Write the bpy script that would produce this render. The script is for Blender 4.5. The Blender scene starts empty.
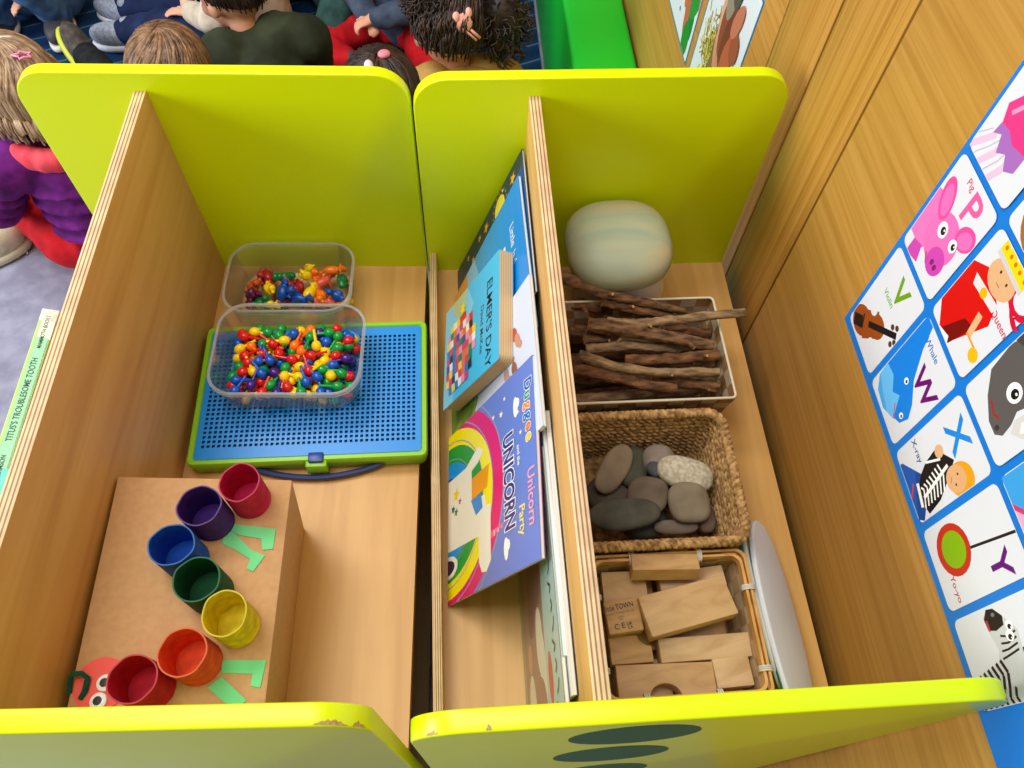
import bpy, bmesh, math, random
from mathutils import Vector, Matrix, noise
from mathutils.geometry import tessellate_polygon
C = bpy.context.scene.collection
PI = math.pi
rnd = random.Random(7)

# ------------------------------------------------------------------ materials
def lin(c):
    return tuple((x/12.92 if x <= .04045 else ((x+.055)/1.055)**2.4) for x in (v/255 for v in c))
MATS = {}
def mat(col, rough=.5, spec=.5, key=None, coat=0):
    k = key or ('m', tuple(col), rough, spec, coat)
    if k in MATS: return MATS[k]
    m = bpy.data.materials.new('paint_%d' % len(MATS)); m.use_nodes = True
    b = m.node_tree.nodes['Principled BSDF']
    b.inputs['Base Color'].default_value = (*lin(col), 1)
    b.inputs['Roughness'].default_value = rough
    b.inputs['Specular IOR Level'].default_value = spec
    b.inputs['Coat Weight'].default_value = coat
    MATS[k] = m
    return m
def ramp(nt, stops):
    r = nt.nodes.new('ShaderNodeValToRGB')
    el = r.color_ramp.elements
    while len(el) < len(stops): el.new(.5)
    for e, (p, c) in zip(el, stops):
        e.position = p; e.color = (*lin(c), 1)
    return r
def nodes(name, rough, spec=.4):
    m = bpy.data.materials.new(name); m.use_nodes = True
    nt = m.node_tree; b = nt.nodes['Principled BSDF']
    b.inputs['Roughness'].default_value = rough
    b.inputs['Specular IOR Level'].default_value = spec
    tc = nt.nodes.new('ShaderNodeTexCoord'); mp = nt.nodes.new('ShaderNodeMapping')
    nt.links.new(tc.outputs['Object'], mp.inputs['Vector'])
    return m, nt, b, mp
def bump(nt, b, src, strength, dist=.001):
    bp = nt.nodes.new('ShaderNodeBump'); bp.inputs['Strength'].default_value = strength
    bp.inputs['Distance'].default_value = dist
    nt.links.new(src, bp.inputs['Height']); nt.links.new(bp.outputs['Normal'], b.inputs['Normal'])
def wood(name, c1, c2, c3, scale, rough=.4, detail=6, distort=1.2, bmp=.05, spec=.4, off=(0, 0, 0)):
    m, nt, b, mp = nodes(name, rough, spec)
    mp.inputs['Scale'].default_value = scale; mp.inputs['Location'].default_value = off
    n = nt.nodes.new('ShaderNodeTexNoise'); n.inputs['Scale'].default_value = 1
    n.inputs['Detail'].default_value = detail; n.inputs['Distortion'].default_value = distort
    nt.links.new(mp.outputs[0], n.inputs['Vector'])
    r = ramp(nt, [(.3, c1), (.5, c2), (.7, c3)])
    nt.links.new(n.outputs['Fac'], r.inputs[0]); nt.links.new(r.outputs[0], b.inputs['Base Color'])
    bump(nt, b, n.outputs['Fac'], bmp)
    return m
def stripes(name, axis, period, stops, rough=.5, nz=0):
    """bands along one object axis (plies of an edge, cable pattern)"""
    m, nt, b, mp = nodes(name, rough)
    sx = nt.nodes.new('ShaderNodeSeparateXYZ'); nt.links.new(mp.outputs[0], sx.inputs[0])
    d = nt.nodes.new('ShaderNodeMath'); d.operation = 'DIVIDE'; d.inputs[1].default_value = period
    nt.links.new(sx.outputs[axis], d.inputs[0])
    f = nt.nodes.new('ShaderNodeMath'); f.operation = 'FRACT'; nt.links.new(d.outputs[0], f.inputs[0])
    r = ramp(nt, stops); nt.links.new(f.outputs[0], r.inputs[0])
    if nz:
        n = nt.nodes.new('ShaderNodeTexNoise'); n.inputs['Scale'].default_value = nz
        nt.links.new(mp.outputs[0], n.inputs['Vector'])
        mx = nt.nodes.new('ShaderNodeMixRGB'); mx.blend_type = 'OVERLAY'; mx.inputs[0].default_value = .35
        nt.links.new(r.outputs[0], mx.inputs[1]); nt.links.new(n.outputs['Fac'], mx.inputs[2])
        nt.links.new(mx.outputs[0], b.inputs['Base Color'])
    else: nt.links.new(r.outputs[0], b.inputs['Base Color'])
    return m
def mottled(name, c1, c2, scale, rough=.7, detail=5, bmp=.2, dist=.001, spec=.3, stretch=(1, 1, 1), lo=.35, hi=.65):
    m, nt, b, mp = nodes(name, rough, spec)
    mp.inputs['Scale'].default_value = stretch
    n = nt.nodes.new('ShaderNodeTexNoise'); n.inputs['Scale'].default_value = scale
    n.inputs['Detail'].default_value = detail
    nt.links.new(mp.outputs[0], n.inputs['Vector'])
    r = ramp(nt, [(lo, c1), (hi, c2)])
    nt.links.new(n.outputs['Fac'], r.inputs[0]); nt.links.new(r.outputs[0], b.inputs['Base Color'])
    bump(nt, b, n.outputs['Fac'], bmp, dist)
    return m
def clear_plastic(name, tint, dens, rough=.15):
    m = bpy.data.materials.new(name); m.use_nodes = True
    nt = m.node_tree; nt.nodes.remove(nt.nodes['Principled BSDF'])
    d = nt.nodes.new('ShaderNodeBsdfTranslucent'); d.inputs['Color'].default_value = (*lin(tint), 1)
    d2 = nt.nodes.new('ShaderNodeBsdfDiffuse'); d2.inputs['Color'].default_value = (*lin(tint), 1)
    dm = nt.nodes.new('ShaderNodeMixShader'); dm.inputs[0].default_value = .5
    nt.links.new(d.outputs[0], dm.inputs[1]); nt.links.new(d2.outputs[0], dm.inputs[2])
    t = nt.nodes.new('ShaderNodeBsdfTransparent'); t.inputs['Color'].default_value = (.98, .985, .985, 1)
    m1 = nt.nodes.new('ShaderNodeMixShader'); m1.inputs[0].default_value = dens
    nt.links.new(t.outputs[0], m1.inputs[1]); nt.links.new(dm.outputs[0], m1.inputs[2])
    gl = nt.nodes.new('ShaderNodeBsdfGlossy'); gl.inputs['Roughness'].default_value = rough
    fr = nt.nodes.new('ShaderNodeFresnel'); fr.inputs['IOR'].default_value = 1.3
    ad = nt.nodes.new('ShaderNodeMath'); ad.operation = 'MULTIPLY'; ad.inputs[1].default_value = .6; nt.links.new(fr.outputs[0], ad.inputs[0])
    mx = nt.nodes.new('ShaderNodeMixShader')
    nt.links.new(ad.outputs[0], mx.inputs[0]); nt.links.new(m1.outputs[0], mx.inputs[1]); nt.links.new(gl.outputs[0], mx.inputs[2])
    nt.links.new(mx.outputs[0], nt.nodes['Material Output'].inputs['Surface'])
    return m

LIME = mat((212, 236, 0), .3, .4)
PLY = wood('birch_ply_face', (192, 142, 78), (205, 158, 92), (214, 170, 106), (26, 2.2, 26), .42, off=(3, 1, 0))
PLYB = wood('birch_base_board', (194, 146, 78), (207, 160, 92), (216, 171, 104), (24, 1.8, 24), .4, detail=4, distort=1.6)
EDGE = stripes('birch_ply_edge', 0, .0126/3.6, [(0, (214, 188, 146)), (.5, (218, 192, 152)), (.62, (146, 110, 76)), (.9, (150, 114, 78)), (1, (214, 188, 146))], .55, nz=60)
EDGEL = stripes('lip_ply_edge', 0, .0079/3.5, [(0, (214, 186, 140)), (.5, (214, 186, 140)), (.6, (136, 100, 64)), (.95, (140, 104, 66)), (1, (214, 186, 140))], .55, nz=60)
OAK = wood('oak_panel', (180, 128, 54), (194, 142, 64), (204, 153, 77), (40, 2.4, 130), .4, detail=9, distort=.9, bmp=.06)
OAK2 = wood('oak_board', (172, 120, 46), (192, 140, 60), (204, 154, 76), (60, 170, 2.6), .4, detail=9, distort=.6, bmp=.06, off=(5, 3, 2))
GROOVE = mat((70, 40, 16), .7)
CARD = mottled('brown_cardboard', (190, 148, 104), (198, 156, 110), 160, .85, bmp=.05)

# ------------------------------------------------------------------ geometry collector
class G:
    def __init__(s): s.V = []; s.F = []; s.MI = []
    def add(s, V, F, mi=0, M=None):
        o = len(s.V)
        s.V += [tuple(M @ Vector(v)) if M else tuple(v) for v in V]
        s.F += [tuple(i+o for i in f) for f in F]
        s.MI += ([mi]*len(F) if isinstance(mi, int) else list(mi))
    def bm(s, bm, mi=0, M=None):
        bm.verts.index_update()
        s.add([v.co[:] for v in bm.verts], [[v.index for v in f.verts] for f in bm.faces], mi, M); bm.free()
    def box(s, x0, y0, z0, x1, y1, z1, mi=0, bev=0, seg=2, M=None, face_mi=None):
        bm = bmesh.new(); bmesh.ops.create_cube(bm, size=1)
        for v in bm.verts:
            v.co = ((x0+x1)/2+v.co.x*(x1-x0), (y0+y1)/2+v.co.y*(y1-y0), (z0+z1)/2+v.co.z*(z1-z0))
        if bev: bmesh.ops.bevel(bm, geom=bm.edges[:], offset=bev, segments=seg, affect='EDGES', profile=.5)
        bm.normal_update()
        if face_mi: mi = [face_mi(f.normal) for f in bm.faces]
        s.bm(bm, mi, M)
    def hull8(s, P, mi=0, bev=0, M=None):
        bm = bmesh.new(); vs = [bm.verts.new(p) for p in P]
        for f in ((0, 3, 2, 1), (4, 5, 6, 7), (0, 1, 5, 4), (1, 2, 6, 5), (2, 3, 7, 6), (3, 0, 4, 7)): bm.faces.new([vs[i] for i in f])
        bm.normal_update()
        if bev: bmesh.ops.bevel(bm, geom=bm.edges[:], offset=bev, segments=2, affect='EDGES', profile=.5)
        s.bm(bm, mi, M)
    def prism(s, pts, z0, z1, mi=0, bev=0, seg=2, M=None, rim_mi=None):
        """2-D outline (x,y) extruded along z; rim_mi for the side faces"""
        bm = bmesh.new()
        lo = [bm.verts.new((x, y, z0)) for x, y in pts]; hi = [bm.verts.new((x, y, z1)) for x, y in pts]
        n = len(pts)
        bm.faces.new(lo[::-1]); bm.faces.new(hi)
        for i in range(n): bm.faces.new((lo[i], lo[(i+1) % n], hi[(i+1) % n], hi[i]))
        bmesh.ops.recalc_face_normals(bm, faces=bm.faces[:])
        if bev:
            es = [e for e in bm.edges if abs(e.verts[0].co.z-e.verts[1].co.z) < 1e-9]
            bmesh.ops.bevel(bm, geom=es, offset=bev, segments=seg, affect='EDGES', profile=.5)
        bm.normal_update()
        m = [(rim_mi if abs(f.normal.z) < .9 else mi) for f in bm.faces] if rim_mi is not None else mi
        s.bm(bm, m, M)
    def tube(s, pts, rad, seg=8, mi=0, caps=True, M=None, wob=0, capmi=None):
        P = [Vector(p) for p in pts]; n = len(P)
        if not hasattr(rad, '__len__'): rad = [rad]*n
        t0 = (P[1]-P[0]).normalized()
        a = Vector((0, 0, 1)) if abs(t0.z) < .9 else Vector((1, 0, 0))
        u = t0.cross(a).normalized(); V = []; F = []; MI = []
        for i in range(n):
            t = (P[min(i+1, n-1)]-P[max(i-1, 0)]).normalized()
            u = (u-t*u.dot(t)).normalized(); w = t.cross(u)
            for k in range(seg):
                r = rad[i]*(1+(wob*(rnd.random()-.5) if wob else 0)); ang = 2*PI*k/seg
                V.append(P[i]+u*(r*math.cos(ang))+w*(r*math.sin(ang)))
        for i in range(n-1):
            for k in range(seg):
                k2 = (k+1) % seg
                F.append((i*seg+k, i*seg+k2, (i+1)*seg+k2, (i+1)*seg+k)); MI.append(mi)
        if caps:
            F.append(tuple(range(seg-1, -1, -1))); F.append(tuple((n-1)*seg+k for k in range(seg))); MI += [mi if capmi is None else capmi]*2
        s.add(V, F, MI, M)
    def ring(s, pts, rad, seg=8, mi=0, M=None):
        """closed tube"""
        P = [Vector(p) for p in pts]; n = len(P); V = []; F = []
        for i in range(n):
            t = (P[(i+1) % n]-P[i-1]).normalized()
            a = Vector((0, 0, 1)); u = t.cross(a)
            if u.length < 1e-4: u = t.cross(Vector((1, 0, 0)))
            u.normalize(); w = t.cross(u)
            for k in range(seg):
                ang = 2*PI*k/seg
                V.append(P[i]+u*(rad*math.cos(ang))+w*(rad*math.sin(ang)))
        for i in range(n):
            j = (i+1) % n
            for k in range(seg):
                k2 = (k+1) % seg
                F.append((i*seg+k, i*seg+k2, j*seg+k2, j*seg+k))
        s.add(V, F, mi, M)
    def lathe(s, prof, seg=32, mi=0, M=None, closed=False, jit=None):
        V = []; F = []; n = len(prof)
        for i, (r, z) in enumerate(prof):
            for k in range(seg):
                a = 2*PI*k/seg
                dz = jit(i, a) if jit else 0
                V.append((r*math.cos(a), r*math.sin(a), z+dz))
        rng = n if closed else n-1
        for i in range(rng):
            j = (i+1) % n
            for k in range(seg):
                k2 = (k+1) % seg
                F.append((i*seg+k, i*seg+k2, j*seg+k2, j*seg+k))
        if not closed:
            if prof[0][0] > 0: F.append(tuple(range(seg-1, -1, -1)))
            if prof[-1][0] > 0: F.append(tuple((n-1)*seg+k for k in range(seg)))
        s.add(V, F, mi, M)
    def ell(s, c, r, mi=0, M=None, seg=16, rings=10, e1=1, e2=1, rot=None, fn=None):
        """(super)ellipsoid"""
        def sp(x, e): return math.copysign(abs(x)**e, x)
        V = []; F = []
        R = rot.to_matrix() if rot is not None and hasattr(rot, 'to_matrix') else rot
        for i in range(1, rings):
            th = PI*i/rings-PI/2
            for k in range(seg):
                ph = 2*PI*k/seg
                V.append(Vector((r[0]*sp(math.cos(th), e1)*sp(math.cos(ph), e2), r[1]*sp(math.cos(th), e1)*sp(math.sin(ph), e2), r[2]*sp(math.sin(th), e1))))
        V.append(Vector((0, 0, -r[2]))); V.append(Vector((0, 0, r[2])))
        nb = len(V)-2
        for i in range(rings-2):
            for k in range(seg):
                k2 = (k+1) % seg
                F.append((i*seg+k, i*seg+k2, (i+1)*seg+k2, (i+1)*seg+k))
        for k in range(seg):
            F.append((nb, (k+1) % seg, k)); F.append((nb+1, (rings-2)*seg+k, (rings-2)*seg+(k+1) % seg))
        if fn: V = [fn(v) for v in V]
        if R is not None: V = [R @ v for v in V]
        V = [v+Vector(c) for v in V]
        s.add(V, F, mi, M)
    def mesh(s, name, mats, smooth=40):
        me = bpy.data.meshes.new(name); me.from_pydata(s.V, [], s.F)
        for m in (mats if isinstance(mats, (list, tuple)) else [mats]): me.materials.append(m)
        me.polygons.foreach_set('material_index', s.MI)
        me.polygons.foreach_set('use_smooth', [bool(smooth)]*len(s.F))
        me.update()
        if smooth and smooth < 180: me.set_sharp_from_angle(angle=math.radians(smooth))
        return me

def link(name, me, parent=None, loc=None, rot=None, label=None):
    o = bpy.data.objects.new(name, me); C.objects.link(o)
    if parent: o.parent = parent
    if loc is not None: o.location = loc
    if rot is not None: o.rotation_euler = rot
    if label: o['label'] = label
    return o
def obj(name, g, mats, parent=None, smooth=40, loc=None, rot=None, label=None):
    return link(name, g.mesh(name, mats, smooth), parent, loc, rot, label)
def tag(o, label, cat, group=None, kind=None):
    o['label'] = label; o['category'] = cat
    if group: o['group'] = group
    if kind: o['kind'] = kind
    return o
def thing(name, label, cat, loc=(0, 0, 0), rotz=0, group=None, rot=None):
    o = link(name, None, None, loc, rot or (0, 0, rotz)); o.empty_display_size = .02
    return tag(o, label, cat, group)
def struct(name, g, m, smooth=40):
    o = obj(name, g, m, None, smooth); o['kind'] = 'structure'; return o
def fused(g, voxel, smooth_it=4, mats=None, name='body'):
    """union of overlapping shapes as one continuous surface"""
    me = g.mesh('tmp', mats or [], 0)
    o = bpy.data.objects.new('tmp', me); C.objects.link(o)
    r = o.modifiers.new('r', 'REMESH'); r.mode = 'VOXEL'; r.voxel_size = voxel
    sm = o.modifiers.new('s', 'SMOOTH'); sm.factor = .5; sm.iterations = smooth_it
    dg = bpy.context.evaluated_depsgraph_get(); dg.update()
    out = bpy.data.meshes.new_from_object(o.evaluated_get(dg))
    bpy.data.objects.remove(o); out.name = name
    out.materials.clear()
    for m in (mats or []): out.materials.append(m)
    out.polygons.foreach_set('use_smooth', [True]*len(out.polygons)); out.polygons.foreach_set('material_index', [0]*len(out.polygons))
    return out

def wrinkle(me, amp, sc, seed=0):
    """soft folds in cloth"""
    N = [v.normal.copy() for v in me.vertices]
    for v, n in zip(me.vertices, N):
        c = v.co; a = noise.noise((c.x*sc+seed, c.y*sc, c.z*sc*.6)); b = noise.noise((c.x*sc*2.3, c.y*sc*2.3+seed, c.z*sc*1.2))
        v.co = c+n*amp*((1-abs(a)*2.2)+.4*b)
    me.update(); return me

# ------------------------------------------------------------------ flat print (covers, posters, stamps)
TXT = {}
def text_geo(st, bold=0):
    if (st, bold) in TXT: return TXT[(st, bold)]
    cu = bpy.data.curves.new('t', 'FONT'); cu.body = st; cu.size = 1; cu.offset = bold; cu.resolution_u = 3
    cu.align_x = 'CENTER'; cu.align_y = 'CENTER'; cu.fill_mode = 'FRONT'
    o = bpy.data.objects.new('t', cu); C.objects.link(o)
    dg = bpy.context.evaluated_depsgraph_get(); dg.update()
    me = bpy.data.meshes.new_from_object(o.evaluated_get(dg))
    r = ([(v.co.x, v.co.y) for v in me.vertices], [tuple(p.vertices) for p in me.polygons])
    bpy.data.objects.remove(o); bpy.data.curves.remove(cu); bpy.data.meshes.remove(me)
    TXT[(st, bold)] = r
    return r
def clip(pts, x0, y0, x1, y1):
    for ax, lim, sg in ((0, x0, 1), (0, x1, -1), (1, y0, 1), (1, y1, -1)):
        out = []
        for i in range(len(pts)):
            a, b = pts[i-1], pts[i]
            ia, ib = sg*(a[ax]-lim) >= 0, sg*(b[ax]-lim) >= 0
            if ia != ib:
                t = (lim-a[ax])/(b[ax]-a[ax]); out.append((a[0]+(b[0]-a[0])*t, a[1]+(b[1]-a[1])*t))
            if ib: out.append(b)
        pts = out
        if len(pts) < 3: return []
    return pts
class Print:
    """coloured shapes on a flat face: u right, v up"""
    def __init__(s, eps=.00001):
        s.items = []; s.eps = eps; s.k = 1; s.rect = None; s.ox = s.oy = 0; s.sx = s.sy = 1
    def at(s, ox, oy, sx=1, sy=None, rect=None): s.ox, s.oy, s.sx, s.sy = ox, oy, sx, sy or sx; s.rect = rect
    def poly(s, pts, col):
        pts = [(s.ox+x*s.sx, s.oy+y*s.sy) for x, y in pts]
        if s.rect: pts = clip(pts, *s.rect)
        if len(pts) < 3: return
        tri = tessellate_polygon([[Vector((x, y, 0)) for x, y in pts]])
        ft = []
        for a, b, c in tri:
            ar = (pts[b][0]-pts[a][0])*(pts[c][1]-pts[a][1])-(pts[b][1]-pts[a][1])*(pts[c][0]-pts[a][0])
            if abs(ar) > 1e-12: ft.append((a, b, c) if ar > 0 else (a, c, b))
        s.items.append((pts, ft, tuple(col), s.k)); s.k += 1
    def ell(s, cx, cy, rx, ry, col, rot=0, n=22, a0=0, a1=360):
        ca, sa = math.cos(math.radians(rot)), math.sin(math.radians(rot)); P = []
        full = a1-a0 >= 360
        for i in range(n if full else n+1):
            a = math.radians(a0+(a1-a0)*i/n); x, y = rx*math.cos(a), ry*math.sin(a)
            P.append((cx+x*ca-y*sa, cy+x*sa+y*ca))
        s.poly(P, col)
    def rr(s, x0, y0, x1, y1, r, col):
        P = []
        for cx, cy, a in ((x1-r, y1-r, 0), (x0+r, y1-r, 90), (x0+r, y0+r, 180), (x1-r, y0+r, 270)):
            for i in range(5):
                t = math.radians(a+i*22.5); P.append((cx+r*math.cos(t), cy+r*math.sin(t)))
        s.poly(P, col)
    def star(s, cx, cy, r, col, rot=0, n=5, k=.45):
        s.poly([(cx+(r if i % 2 == 0 else r*k)*math.sin(rot+PI*i/n), cy+(r if i % 2 == 0 else r*k)*math.cos(rot+PI*i/n)) for i in range(2*n)], col)
    def band(s, cx, cy, r0, r1, a0, a1, col, n=20, ky=1):
        A = [math.radians(a0+(a1-a0)*i/n) for i in range(n+1)]; k0 = s.k
        for i in range(n):
            s.k = k0; s.poly([(cx+r*math.cos(a), cy+r*math.sin(a)*ky) for r, a in ((r0, A[i]), (r1, A[i]), (r1, A[i+1]), (r0, A[i+1]))], col)
        s.k = k0+1
    def line(s, pts, w, col):
        for a, b in zip(pts, pts[1:]):
            dx, dy = b[0]-a[0], b[1]-a[1]; l = math.hypot(dx, dy) or 1
            nx, ny = -dy/l*w/2, dx/l*w/2
            s.poly([(a[0]-nx, a[1]-ny), (b[0]-nx, b[1]-ny), (b[0]+nx, b[1]+ny), (a[0]+nx, a[1]+ny)], col)
    def text(s, st, cx, cy, size, col, rot=0, bold=0, sx=1):
        V, F = text_geo(st, bold); ca, sa = math.cos(math.radians(rot)), math.sin(math.radians(rot))
        pts = []
        for x, y in V:
            x *= size*sx; y *= size
            X, Y = cx+x*ca-y*sa, cy+x*sa+y*ca; pts.append((s.ox+X*s.sx, s.oy+Y*s.sy))
        s.items.append((pts, F, tuple(col), s.k)); s.k += 1
    def put(s, g, mats, M, rough=.45, bend=None, coat=0):
        for pts, F, col, k in s.items:
            m = mat(col, rough)
            if m not in mats: mats.append(m)
            mi = mats.index(m)
            V = [(x, y, (bend(x, y) if bend else 0)+s.eps*k) for x, y in pts]
            g.add(V, F, mi, M)
def frame(o, u, v):
    u = Vector(u).normalized(); v = Vector(v).normalized(); n = u.cross(v).normalized()
    M = Matrix((u, v, n)).transposed().to_4x4(); M.translation = o
    return M

# ------------------------------------------------------------------ setting
FLOOR = -.55
WALLX = .424
vinyl = mottled('vinyl_floor', (134, 136, 160), (160, 162, 186), 26, .35, 8, .02, spec=.4)
g = G(); g.box(-4, -4, FLOOR-.05, WALLX+.1, 5, FLOOR); struct('floor', g, vinyl)
# panelled oak wall: wide panels with narrow boards between, dark joints
g = G()
ys = [(-4, -.1115, 0), (-.1078, .0038, 1), (.0075, .117, 1), (.1197, 5, 0)]
for y0, y1, mi in ys: g.box(WALLX, y0, FLOOR, WALLX+.02, y1, 2.1, mi, bev=.0008)
g.box(WALLX+.004, -4, FLOOR, WALLX+.05, 5, 2.1, 2)
struct('wall_right', g, [OAK, OAK2, GROOVE])

# carpet mat
m, nt, b, mp = nodes('striped_carpet', .95, .1)
mp.inputs['Rotation'].default_value = (0, 0, math.radians(-22))
sx = nt.nodes.new('ShaderNodeSeparateXYZ'); nt.links.new(mp.outputs[0], sx.inputs[0])
n1 = nt.nodes.new('ShaderNodeTexNoise'); n1.inputs['Scale'].default_value = 6; nt.links.new(mp.outputs[0], n1.inputs['Vector'])
ad = nt.nodes.new('ShaderNodeMath'); ad.operation = 'MULTIPLY_ADD'; ad.inputs[1].default_value = .02; nt.links.new(n1.outputs['Fac'], ad.inputs[0]); nt.links.new(sx.outputs[1], ad.inputs[2])
d = nt.nodes.new('ShaderNodeMath'); d.operation = 'DIVIDE'; d.inputs[1].default_value = .062; nt.links.new(ad.outputs[0], d.inputs[0])
f = nt.nodes.new('ShaderNodeMath'); f.operation = 'FRACT'; nt.links.new(d.outputs[0], f.inputs[0])
r = ramp(nt, [(0, (18, 46, 84)), (.44, (26, 60, 98)), (.48, (80, 114, 144)), (.52, (80, 114, 144)), (.56, (26, 60, 98)), (1, (18, 46, 84))])
nt.links.new(f.outputs[0], r.inputs[0]); nt.links.new(r.outputs[0], b.inputs['Base Color'])
n2 = nt.nodes.new('ShaderNodeTexNoise'); n2.inputs['Scale'].default_value = 300; nt.links.new(mp.outputs[0], n2.inputs['Vector']); bump(nt, b, n2.outputs['Fac'], .6, .004)
g = G(); g.box(-2.6, 0, 0, .28, 2.2, .008, bev=.003)
rug = tag(obj('carpet_mat', g, m, loc=(0, .56, FLOOR)), 'navy blue carpet mat with thin pale stripes under the seated children', 'rug')

# ------------------------------------------------------------------ storage units
W, H, D, ZD, XD, TD, TP = .4062, .3075, .6, .2861, .1221, .0126, .0149
UP = Matrix(((1, 0, 0, 0), (0, 0, -1, 0), (0, 1, 0, 0), (0, 0, 0, 1)))
def panel_outline(r=.037):
    P = [(W, FLOOR), (W, H-r)]
    P += [(W-r+r*math.cos(a*PI/16), H-r+r*math.sin(a*PI/16)) for a in range(1, 8)]
    P += [(W-r, H), (r, H)]
    P += [(r-r*math.sin(a*PI/16), H-r+r*math.cos(a*PI/16)) for a in range(1, 8)]
    P += [(0, H-r), (0, FLOOR)]
    return P
WORN = mottled('worn_edge', (150, 120, 80), (190, 170, 110), 300, .8)
DECAL = mat((16, 96, 44), .5, .3)
def unit(label, loc, rotz, decals):
    u = thing('storage_unit', label, 'storage unit', loc, rotz, 'lime ended storage units')
    for z0 in (-TP, D):
        g = G(); g.prism(panel_outline(), z0, z0+TP, bev=.0016, seg=3, M=UP)
        o = obj('end_panel', g, LIME, u)
        if z0 == D:
            if decals:
                for (cx, cz, rx, rz) in DEC:
                    g = G(); g.prism([(cx+rx*math.cos(a*PI/20), cz+rz*math.sin(a*PI/20)) for a in range(40)], D+TP, D+TP+.0003, M=UP)
                    obj('leaf_sticker', g, DECAL, o, label='dark green leaf shaped sticker')
            # chipped paint along the top edge and on the rounded corner
            for (x0, x1) in ((W-.033, W-.012), (W-.01, W-.003)) if not decals else ((W-.012, W-.002), (.012, .02), (.05, .054)):
                g = G(); rc = random.Random(int(x0*9000)); n = 14; V = []
                for i in range(n+1):
                    x = x0+(x1-x0)*i/n; r = .037; e = max(0, x-(W-r), r-x); z = H-r+math.sqrt(max(0, r*r-e*e)); nx_ = (x-(W-r))/r if x > W-r else ((x-r)/r if x < r else 0); nz_ = math.sqrt(max(0, 1-nx_*nx_))
                    wd = math.sin(PI*i/n)*(.0016+.0026*rc.random()); y1 = -(D+TP)+.0012; y2 = y1+wd
                    for y in (y1, y2): V.append((x+nx_*.0002, y, z+nz_*.0002))
                g.add(V, [(2*i, 2*i+1, 2*i+3, 2*i+2) for i in range(n)])
                obj('paint_chip', g, WORN, o, label='bare worn patch in the lime paint')
    g = G(); g.box(0, -D, 0, TD, 0, ZD, bev=.0009, face_mi=lambda n: 0 if abs(n.x) > .8 else 1)
    obj('divider', g, [PLY, EDGE], u, loc=(XD, 0, 0))
    g = G(); g.box(0, -D, -.018, W, 0, 0); obj('base_board', g, PLYB, u)
    g = G(); g.box(0, -D, -.06, .0079, 0, .0371, bev=.0006, face_mi=lambda n: 0 if abs(n.x) > .8 else 1)
    obj('lip_board', g, [PLY, EDGEL], u, loc=(.0035, 0, 0))
    g = G(); g.box(.01, -D, -.45, W-.01, 0, -.432); obj('lower_shelf', g, PLYB, u)
    g = G(); g.box(.19, -D, -.432, .202, 0, -.018); obj('centre_board', g, PLY, u)
    return u
YAW = -.035
DEC = [(0.1557, 0.2354, 0.0471, 0.0558), (0.1596, 0.0859, 0.0504, 0.0693), (0.1786, -0.1201, 0.0496, 0.0851)]
unit('lime green and plywood storage unit standing against the wood wall', (0, 0, 0), 0, True)
def LW(x, y, z=0):   # left unit's own axes -> room
    dx = x-W
    return Vector((-.0035+dx*math.cos(YAW)-y*math.sin(YAW), .008+dx*math.sin(YAW)+y*math.cos(YAW), z))
unit('lime green and plywood storage unit on the left with tubs and painted tubes', LW(0, 0), YAW, False)

# ------------------------------------------------------------------ clear tubs
CLEAR = clear_plastic('frosted_clear_plastic', (236, 240, 240), .07)
RIM = clear_plastic('frosted_rim_plastic', (244, 247, 247), .40)
def rrect(hx, hy, r, n=7):
    P = []
    for cx, cy, a in ((hx-r, hy-r, 0), (-hx+r, hy-r, 90), (-hx+r, -hy+r, 180), (hx-r, -hy+r, 270)):
        for i in range(n+1):
            t = math.radians(a+90*i/n); P.append((cx+r*math.cos(t), cy+r*math.sin(t)))
    return P
def loft(g, secs, cap0=True, cap1=True, mi=0, M=None):
    V = []; F = []
    for hx, hy, r, z in secs: V += [(x, y, z) for x, y in rrect(hx, hy, r)]
    n = len(V)//len(secs)
    for i in range(len(secs)-1):
        for k in range(n): F.append((i*n+k, i*n+(k+1) % n, (i+1)*n+(k+1) % n, (i+1)*n+k))
    if cap0: F.append(tuple(range(n-1, -1, -1)))
    if cap1: F.append(tuple((len(secs)-1)*n+k for k in range(n)))
    g.add(V, F, mi, M)
def tub(label, loc, rotz, hx, hy, h):
    t = thing('plastic_tub', label, 'tub', loc, rotz, 'clear plastic tubs')
    w = .0009; tx = .0065
    g = G()
    loft(g, [(hx-tx-.004, hy-tx-.004, .022, 0), (hx-tx, hy-tx, .026, .003), (hx-.001, hy-.001, .03, h), (hx-.001-w, hy-.001-w, .03, h), (hx-tx-w, hy-tx-w, .026, .004), (hx-tx-.004-w, hy-tx-.004-w, .022, .0012)])
    obj('tub_wall', g, CLEAR, t)
    g = G()
    loft(g, [(hx, hy, .031, h-.005), (hx+.0014, hy+.0014, .032, h-.0045), (hx+.0014, hy+.0014, .032, h), (hx+.0004, hy+.0004, .031, h+.0008), (hx-.002, hy-.002, .029, h+.0008), (hx-.0022, hy-.0022, .029, h-.001)], False, False)
    obj('rim', g, RIM, t)
    return t
TBx, TBy = .257, -.183
tub('clear plastic tub full of round headed pegs on the blue pegboard case', LW(TBx, TBy, .0302), YAW-.01, .0855, .062, .0475)
TAx, TAy = .239, -.0605
tub('clear plastic tub of animal counters against the lime end panel', LW(TAx, TAy, .0003), YAW, .0785, .0545, .0545)

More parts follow.
